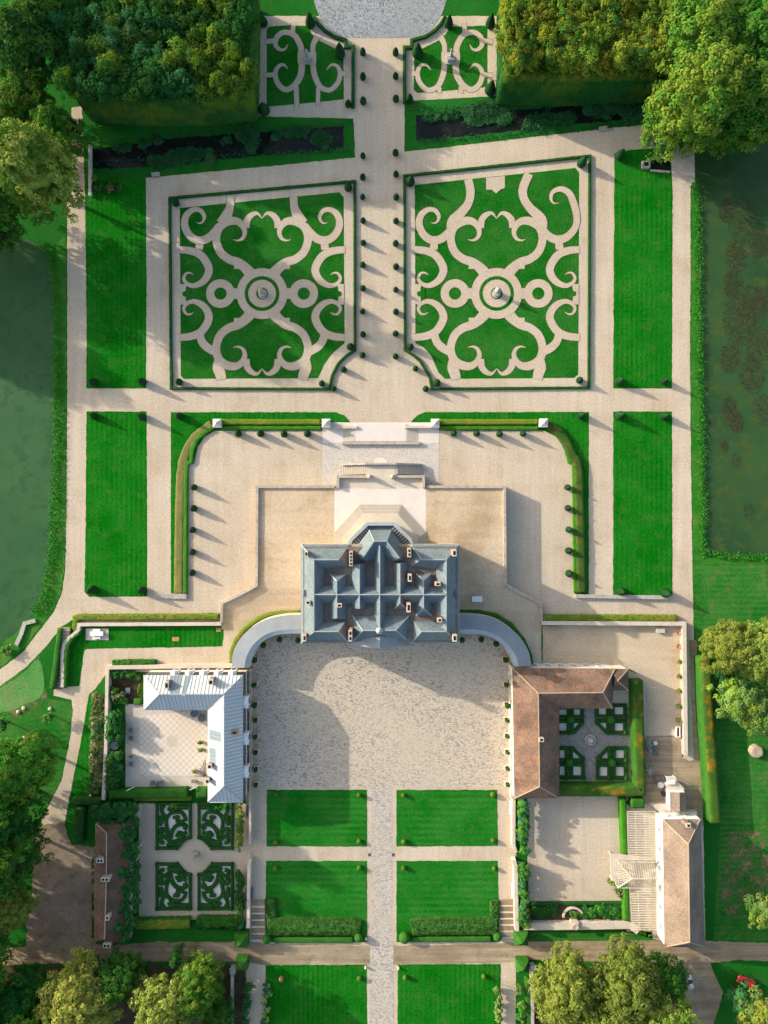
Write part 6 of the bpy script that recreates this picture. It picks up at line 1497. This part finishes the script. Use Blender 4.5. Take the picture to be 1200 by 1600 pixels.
# ------------------------------------------------------------------ shrubs, beds, water plants
def shrub_row(name, pts, w, h, mats, label, n, ls=.28, cat='shrub', group=None, z0=0):
    mb = MB(); q = W(pts, h*.7)
    q = resample(q, .8)
    for i in range(n):
        t = random.random()*(len(q)-1); j = int(t); f = t-j; a = q[j]; b = q[min(j+1, len(q)-1)]
        r = w*random.uniform(.28, .5)
        bush_geo(mb, (a[0]+(b[0]-a[0])*f+random.uniform(-1,1)*w*.25, a[1]+(b[1]-a[1])*f+random.uniform(-1,1)*w*.25, z0+h*random.uniform(.45,.8)), r, r, h*.4, 80, ls, random.randrange(len(mats)))
    return tag(mb.build(name, [LF[m] for m in mats]), label, cat, group)
random.seed(31)
shrub_row('climbing_shrub', [(376,1258),(375.5,1290),(373,1328)], 1.7, 2.0, ['yellow','olive','green'], 'pale yellow-green climbing shrub beside the courtyard wall under the zinc wing', 46, .2)
shrub_row('climbing_shrub', [(374.5,1364),(375,1400),(374,1450)], 2.2, 2.1, ['dark','blue'], 'dark green shrub row beside the step wall of the broderie garden', 56, .22)
shrub_row('climbing_shrub', [(817.5,1251),(817.5,1290),(819,1330)], 2.5, 4.2, ['blue','green'], 'upper grey-green shrub row along the wall of the lower gravel court', 64, .22)
shrub_row('climbing_shrub', [(819,1352),(818.5,1400),(820,1446)], 2.4, 3.6, ['blue','green'], 'lower grey-green shrub row along the wall of the lower gravel court', 64, .22)
shrub_row('rose_border', [(152,1090),(152,1140),(150,1190),(148,1244)], 3.0, 1.0, ['rose','rose','ivy'], 'long speckled rose border between the path and the garden wall', 120, .2, 'flower bed')
shrub_row('round_shrub', [(179,1116),(180,1135),(181,1155)], 3.8, 2.8, ['ivy','dark'], 'big glossy shrub above the stone bowl in the wall garden', 34, .3, 'shrub', 'big shrubs of the wall garden')
shrub_row('round_shrub', [(179,1182),(178,1205),(176,1228)], 3.8, 2.8, ['ivy','dark'], 'big glossy shrub below the stone bowl in the wall garden', 34, .3, 'shrub', 'big shrubs of the wall garden')
shrub_row('corner_shrub', [(176,1055),(195,1053),(215,1056)], 2.2, 1.5, ['green','ivy'], 'leafy shrub band inside the top wall of the corner garden by the zinc wing', 16, .24)
shrub_row('corner_shrub', [(176,1072),(176,1088),(192,1090)], 2.4, 1.5, ['dark','rose'], 'dark mixed shrubs at the foot of the corner garden by the zinc wing', 14, .24)
shrub_row('corner_shrub', [(217,1070),(217,1086)], 1.2, 1.6, ['green'], 'narrow shrub against the end gable of the zinc wing', 6, .22)
hb('corner_hedge', [(176,1097),(199,1097)], 1.2, 1.0, LF['hedge_green'], 'low clipped hedge closing the corner garden on the wall side')
hb('corner_hedge', [(209,1097),(221,1097)], 1.4, 1.1, LF['hedge_green'], 'small clipped hedge against the zinc wing in the corner garden')
shrub_row('rose_bed_plants', [(832,1426),(870,1424)], 3.0, .7, ['ivy','green'], 'sparse green plants in the shaded half of the rose bed', 22, .18, 'plant bed')
shrub_row('rose_bed_plants', [(912,1425),(970,1426)], 3.4, .8, ['bright','ivy'], 'scattered bright rose bushes in the sunny half of the rose bed', 24, .2, 'plant bed')
shrub_row('arch_plants', [(889,1430),(904,1430)], 2.0, .6, ['olive','green'], 'low plants growing inside the half-round kerb', 8, .18, 'plants')
shrub_row('climbing_rose', [(955,1375),(964,1390),(973,1405)], 1.7, 1.6, ['bright','rose'], 'climbing rose beside the portico of the glasshouse', 12, .2)
shrub_row('wall_creeper', [(1000,1457),(1016,1461)], 1.0, .8, ['bright'], 'bright creeper at the corner of the glasshouse and barn', 6, .18)
hb('dark_edging', [(828,1413),(975,1412)], .8, .6, LF['box'], 'low dark edging along the top of the rose bed')
shrub_row('strip_shrub', [(417,1540),(415,1570),(413,1610)], 2.1, 1.8, ['blue','pale'], 'pale shrub strip along the path by the bottom lawn on the yellow tree side', 18, .24, 'shrub', 'shrub strips by the bottom lawns')
shrub_row('strip_shrub', [(387,1540),(385,1570),(383,1610)], 2.4, 1.8, ['dark','blue'], 'dark shrub strip beside the narrow wall on the yellow tree side', 18, .24, 'shrub', 'shrub strips by the bottom lawns')
shrub_row('strip_shrub', [(777,1536),(779,1570),(780,1610)], 1.9, 1.8, ['olive','pale'], 'pale shrub strip along the bottom lawn on the chestnut side', 18, .24, 'shrub', 'shrub strips by the bottom lawns')
shrub_row('strip_shrub', [(812,1538),(815,1570),(818,1610)], 2.0, 1.8, ['olive','bright'], 'olive shrub strip beside the grove wall on the chestnut side', 18, .24, 'shrub', 'shrub strips by the bottom lawns')
hb('strip_hedge', [(824,1530),(826,1570),(828,1620)], 1.1, 1.2, LF['hedge_green'], 'straight clipped hedge between the shrub strip and the grove wall')
shrub_row('broderie_crown', [(268,1262),(278,1258)], 1.4, .9, ['bright'], 'bright leafy tuft on the first broderie below the paved court', 4, .2, 'plants')
shrub_row('broderie_crown', [(338,1263),(356,1260)], 1.4, .9, ['bright'], 'bright leafy tuft on the broderie under the zinc gable', 5, .2, 'plants')
shrub_row('bank_shrub', [(6,1024),(12,1012)], 2.2, 1.5, ['olive','green'], 'low spreading bush at the quay corner of the green pond', 6, .26)
# flower bed beside the moat bridge
shrub_row('flower_bed', [(146,294),(184,293)], 2.4, .5, ['rose','dark'], 'dark rectangular flower bed beside the white moat parapet', 26, .2, 'flower bed')
# moat plants
for name_, pts, w, n, lab in (('lily_clump', [(352,217),(356,220)], 2.6, 5, 'small round clump of water plants alone in the shaded moat'), ('lily_clump', [(379,204),(392,216),(386,226)], 5.0, 16, 'largest heart-shaped clump of water plants in the shaded moat'),
       ('reed_bank', [(180,232),(215,228),(250,221)], 2.4, 18, 'narrow reed fringe at the dark end of the shaded moat'), ('reed_bank', [(240,252),(280,243),(325,243)], 4.2, 30, 'broad green island of plants in the middle of the shaded moat'),
       ('reed_bank', [(428,212),(450,208),(480,205)], 3.0, 18, 'plant fringe on the wood side of the shaded moat near the causeway'), ('lily_clump', [(492,215),(508,222),(514,212)], 4.0, 16, 'round clump of water plants near the causeway end of the shaded moat'),
       ('reed_bank', [(664,186),(690,181),(715,179)], 2.6, 18, 'plant bank at the causeway end of the moat below the golden wood'), ('reed_bank', [(735,182),(765,174),(785,178)], 5.5, 36, 'bushy plant mass in the middle of the moat below the golden wood'),
       ('reed_bank', [(820,192),(860,186),(900,184)], 3.5, 34, 'plant fringe along the gravel side of the moat below the golden wood'), ('reed_bank', [(915,166),(960,172),(1010,178)], 4.5, 34, 'plant fringe at the chestnut end of the moat below the golden wood')):
    shrub_row(name_, pts, w, .4, ['water_plant'], lab, int(n*1.3), .2, 'water plants', None)
# reeds on the pond banks: uncountable
mb = MB(); q = resample(W([(62,384),(80,400),(86,440),(89,480),(89.5,600),(88,720),(85,800),(80,880),(68,935),(55,958)]), .35)
for a in q:
    for _ in range(14): leaf_quad(mb, (a[0]+random.gauss(0,.5), a[1]+random.gauss(0,.3), .2+random.random()*.8), (random.uniform(-.5,.5),random.uniform(-.5,.5),1), random.uniform(.15,.30))
tag(mb.build('reed_fringe', LF['reed']), 'bright reeds fringing the bank of the green pond', 'reeds', kind='stuff')
mb = MB(); q = resample(W([(1088,284),(1092,330),(1093,430),(1095,560),(1097,640),(1099,760),(1101,864),(1150,869),(1230,869)]), .35)
for a in q:
    for _ in range(12): leaf_quad(mb, (a[0]+random.gauss(-.4,.5), a[1]+random.gauss(-.1,.4), .15+random.random()*.6), (random.uniform(-.5,.5),random.uniform(-.5,.5),1), random.uniform(.15,.3))
tag(mb.build('reed_fringe', LF['reed']), 'ragged reeds fringing the bank of the weedy pond', 'reeds', kind='stuff')
mb = MB()
for (x0, y0, x1, y1, n) in ((140,255,555,235,420),(650,222,800,212,200),(800,212,1035,190,300),(235,214,552,194,300),(640,170,780,166,150)):
    for _ in range(n):
        t = random.random(); c = P(x0+(x1-x0)*t+random.gauss(0,3), y0+(y1-y0)*t+random.gauss(0,2.5)); leaf_quad(mb, (c[0], c[1], .12+random.random()*.4), (0,0,1), random.uniform(.15,.32))
tag(mb.build('bank_grass', LF['water_plant']), 'long grass on the banks of the shaded moat', 'grass', kind='stuff')

# ------------------------------------------------------------------ trees
random.seed(77)
for k_, ms_ in (('wood0', ['wood_mix']), ('wood1', ['wood_mix','autumn']), ('wood2', ['wood_mix','blue']), ('wood3', ['wood_gold']), ('wood4', ['wood_gold','yellow']), ('wood5', ['wood_gold','wood_mix'])):
    tree_meshes(k_, 2.8, 3.0, 12, 64, 40, .20, .72, ms_)
tree_meshes('big_dark', 7.0, 8.0, 20, 250, 58, .33, 1.12, ['dark','dark','green'], flat=.85)
tree_meshes('big_green', 8.0, 8.2, 20, 310, 58, .34, 1.15, ['green','lime','green'], flat=.85)
tree_meshes('big_lime', 8.0, 8.2, 20, 310, 58, .34, 1.15, ['lime','lime','green'], flat=.85)
tree_meshes('big_yellow', 8.0, 9.0, 22, 310, 58, .33, 1.12, ['gold_pale','lime'], flat=.85)
tree_meshes('big_pale', 7.5, 6.5, 16, 270, 58, .29, .98, ['gold_pale','gold_pale','chestnut'])
tree_meshes('big_gold', 7.5, 6.5, 16, 270, 58, .29, .98, ['chestnut'])
tree_meshes('mid_olive', 4.5, 3.6, 9, 50, 85, .28, 1.05, ['olive','olive','yellow'], flat=.2)
tree_meshes('mid_blue', 3.0, 2.6, 7, 30, 60, .26, .85, ['blue'])
tree_meshes('conifer', 1.6, 3.8, 9, 26, 50, .22, .7, ['dark','blue'], flat=.8)
tree_meshes('small', 1.3, 1.1, 3.4, 14, 36, .18, .5, ['dark','olive'])

# the two clipped woods either side of the small parterres
def wood(label_wood, rows, kinds, group, tall, zc):
    for r, (y, xa, xb, step) in enumerate(rows):
        x = xa+random.uniform(-3,3); i = 0
        while x < xb and i < 22:
            k = kinds(x, y)
            tree('wood_tree', k, x+random.uniform(-4,4), y+random.uniform(-4,4), zc, f'{ORD[i]} tree from the outer side in row {ORD[r]} from the moat of the {label_wood}', 'tree', group, random.uniform(.9,1.3), szc=tall*random.uniform(.92,1.1))
            x += step*random.uniform(.85,1.15); i += 1
def kl(x, y): return random.choices(['wood0','wood1','wood2'], [.5,.15+.5*(x > 290),.35*(x < 260)+.02])[0]
def kr(x, y): return random.choices(['wood3','wood4','wood5'], [.45,.25,.3])[0]
wood('autumn wood', [(134,108,384,26),(110,102,384,26),(85,98,382,27),(60,96,382,27),(35,95,380,28),(9,95,380,28),(-18,95,380,29),(-45,95,380,32)], kl, 'trees of the autumn wood', 1.35, 13)
wood('golden wood', [(90,806,1036,26),(65,804,1045,26),(39,802,1050,27),(12,802,1060,28),(-16,802,1070,30)], kr, 'trees of the golden wood', 1.25, 12)
hedge('clipped_wood_edge', [(112,138),(200,146),(300,146),(382,140),(384,60),(385,-40)], 2.2, 11.0, [LF['wood_mix'], LF['wood_mix']], 'tall clipped face of the autumn wood above the moat bank', zp=11, step=.8, amp=.5, leaves=11, lsize=.34)
hedge('clipped_wood_edge', [(801,-40),(799,40),(796,113),(860,115),(950,113),(1030,110)], 2.6, 10.5, [LF['wood_mix'], LF['wood_gold']], 'tall clipped face of the golden wood above the moat bank', zp=10.5, step=.8, amp=.5, leaves=11, lsize=.34)
# single trees
T_ = lambda key, px, py, z, label, sc=1.0, szc=None: tree('broadleaf_tree', key, px, py, z, label, sc=sc, szc=szc)
T_('big_dark', 28, 55, 16, 'dark broad tree at the top corner beside the autumn wood', 1.1, 1.1)
T_('big_dark', 66, 12, 14, 'dark crown squeezed between the corner tree and the autumn wood', .85, 1.0)
T_('big_green', 18, 160, 13, 'shaded green tree behind the yellow-lit one beside the green pond', .9, .85)
T_('big_yellow', 40, 246, 20, 'tall sunlit yellow-green tree at the head of the green pond', 1.0, 1.3)
T_('big_green', 76, 192, 12, 'green tree squeezed against the shaded walk beside the yellow-lit tree', .66, .8)
T_('big_green', 1100, 50, 16, 'tall green tree standing over the end of the golden wood', 1.3, 1.1)
T_('big_green', 1185, 55, 16, 'green tree at the outermost top corner by the weedy pond', 1.25, 1.1)
T_('big_lime', 1100, 150, 15, 'broad sunlit tree overhanging the gravel corner by the weedy pond', 1.3, 1.25)
T_('big_green', 1172, 145, 15, 'green tree leaning over the head of the weedy pond', 1.2, 1.05)
T_('big_green', 1058, 178, 12, 'lower bough-heavy tree at the gravel corner by the moat end', .62, .8)
T_('big_gold', 1140, 1012, 8, 'spreading golden-green tree above the rusty tall hedge', .82, .8)
T_('big_gold', 1190, 1020, 8, 'golden-green tree at the edge of the orchard meadow', 1.0, .85)
T_('mid_olive', 1152, 1090, 6, 'wispy olive tree below the golden-green one beside the tall hedge', 1.15, 1.0)
T_('mid_olive', 1187, 1112, 6, 'wispy olive tree above the stone well', 1.2, 1.0)
T_('mid_blue', 1139, 1058, 5, 'small blue-green tree between the rusty hedge and the olive tree', .8)
T_('mid_olive', 1197, 1430, 6, 'rounded pale tree at the bare patch by the outer edge', .85)
T_('big_gold', 885, 1550, 10, 'golden-green chestnut crown nearest the forecourt', 1.08, 1.0)
T_('big_gold', 980, 1545, 10, 'large golden chestnut crown facing the cross path', 1.22, 1.05)
T_('big_gold', 930, 1605, 10, 'golden chestnut crown at the bottom of the grove', 1.2, 1.0)
T_('big_yellow', 1030, 1595, 10, 'yellow-green chestnut crown at the outer end of the grove', .95, .8)
T_('big_dark', 1045, 1532, 8, 'dark green tree tucked behind the chestnut beside the white car', .6, .6)
T_('mid_blue', 1158, 1560, 5, 'blue-green tree hanging over the red car', 1.1)
T_('mid_olive', 1187, 1582, 6, 'olive tree at the bottom corner below the red car', 1.3)
T_('big_pale', 122, 1560, 10, 'pale golden tree below the cross path, nearest the stone yard', 1.2, 1.05)
T_('big_pale', 258, 1572, 10, 'pale golden tree beside the narrow wall', 1.0, 1.0)
T_('big_green', 305, 1548, 9, 'bright green tree touching the pale golden one beside the narrow wall', .68, .7)
T_('big_dark', 182, 1530, 8, 'dark tree behind the pale golden trees at the cross path', .68, .66)
tree('conifer_tree', 'conifer', 133, 1510, 6, 'narrow dark conifer at the cross path edge behind the palest tree')
tree('conifer_tree', 'conifer', 273, 1500, 6, 'narrow dark conifer poking above the pale tree by the narrow wall', sc=.9)
tree('conifer_tree', 'conifer', 222, 1524, 5, 'small dark conifer alone between the two pale trees', sc=.65)
T_('big_dark', 30, 1570, 8, 'dark shaded tree filling the bottom corner below the stone yard', .9, .6)
T_('big_dark', 340, 1590, 6, 'low dark tree between the bright green tree and the narrow wall', .5, .45)
T_('big_green', 14, 1208, 15, 'broad dark-green tree on the slope beside the curved path', .8, 1.25)
T_('big_dark', 16, 1272, 13, 'dark tree on the slope just above the stone yard', .78, 1.15)
T_('big_green', -25, 1260, 14, 'green tree at the outer edge of the slope', 1.0, 1.15)
T_('big_dark', 5, 1345, 13, 'dark tree at the outer edge beside the stone yard', .95, 1.1)
T_('big_gold', 8, 1425, 10, 'yellow-green tree leaning into the stone yard', .72, .9)
tree('young_tree', 'small', 76, 1123, 2.5, 'small dark young tree alone on the slope lawn')
tree('young_tree', 'small', 5, 1133, 2.5, 'small young tree at the outer edge of the slope lawn', sc=1.4)
# taller trees just outside the frame, whose shade falls into the picture
for i, (px, py, k, s_) in enumerate(((-45,330,'big_dark',1.3),(-60,1440,'big_dark',1.1),(-70,1510,'big_green',1.15),(-60,1590,'big_dark',1.1),(-110,1380,'big_green',1.2),(60,1640,'big_green',1.0),(-330,270,'big_dark',1.3),(-310,390,'big_green',1.2))):
    tree('broadleaf_tree', k, px, py, 12, ('tall tree','large tree','old tree')[i % 3]+' standing beyond the green pond bank, '+ORD[i]+' of the outer row', sc=s_)
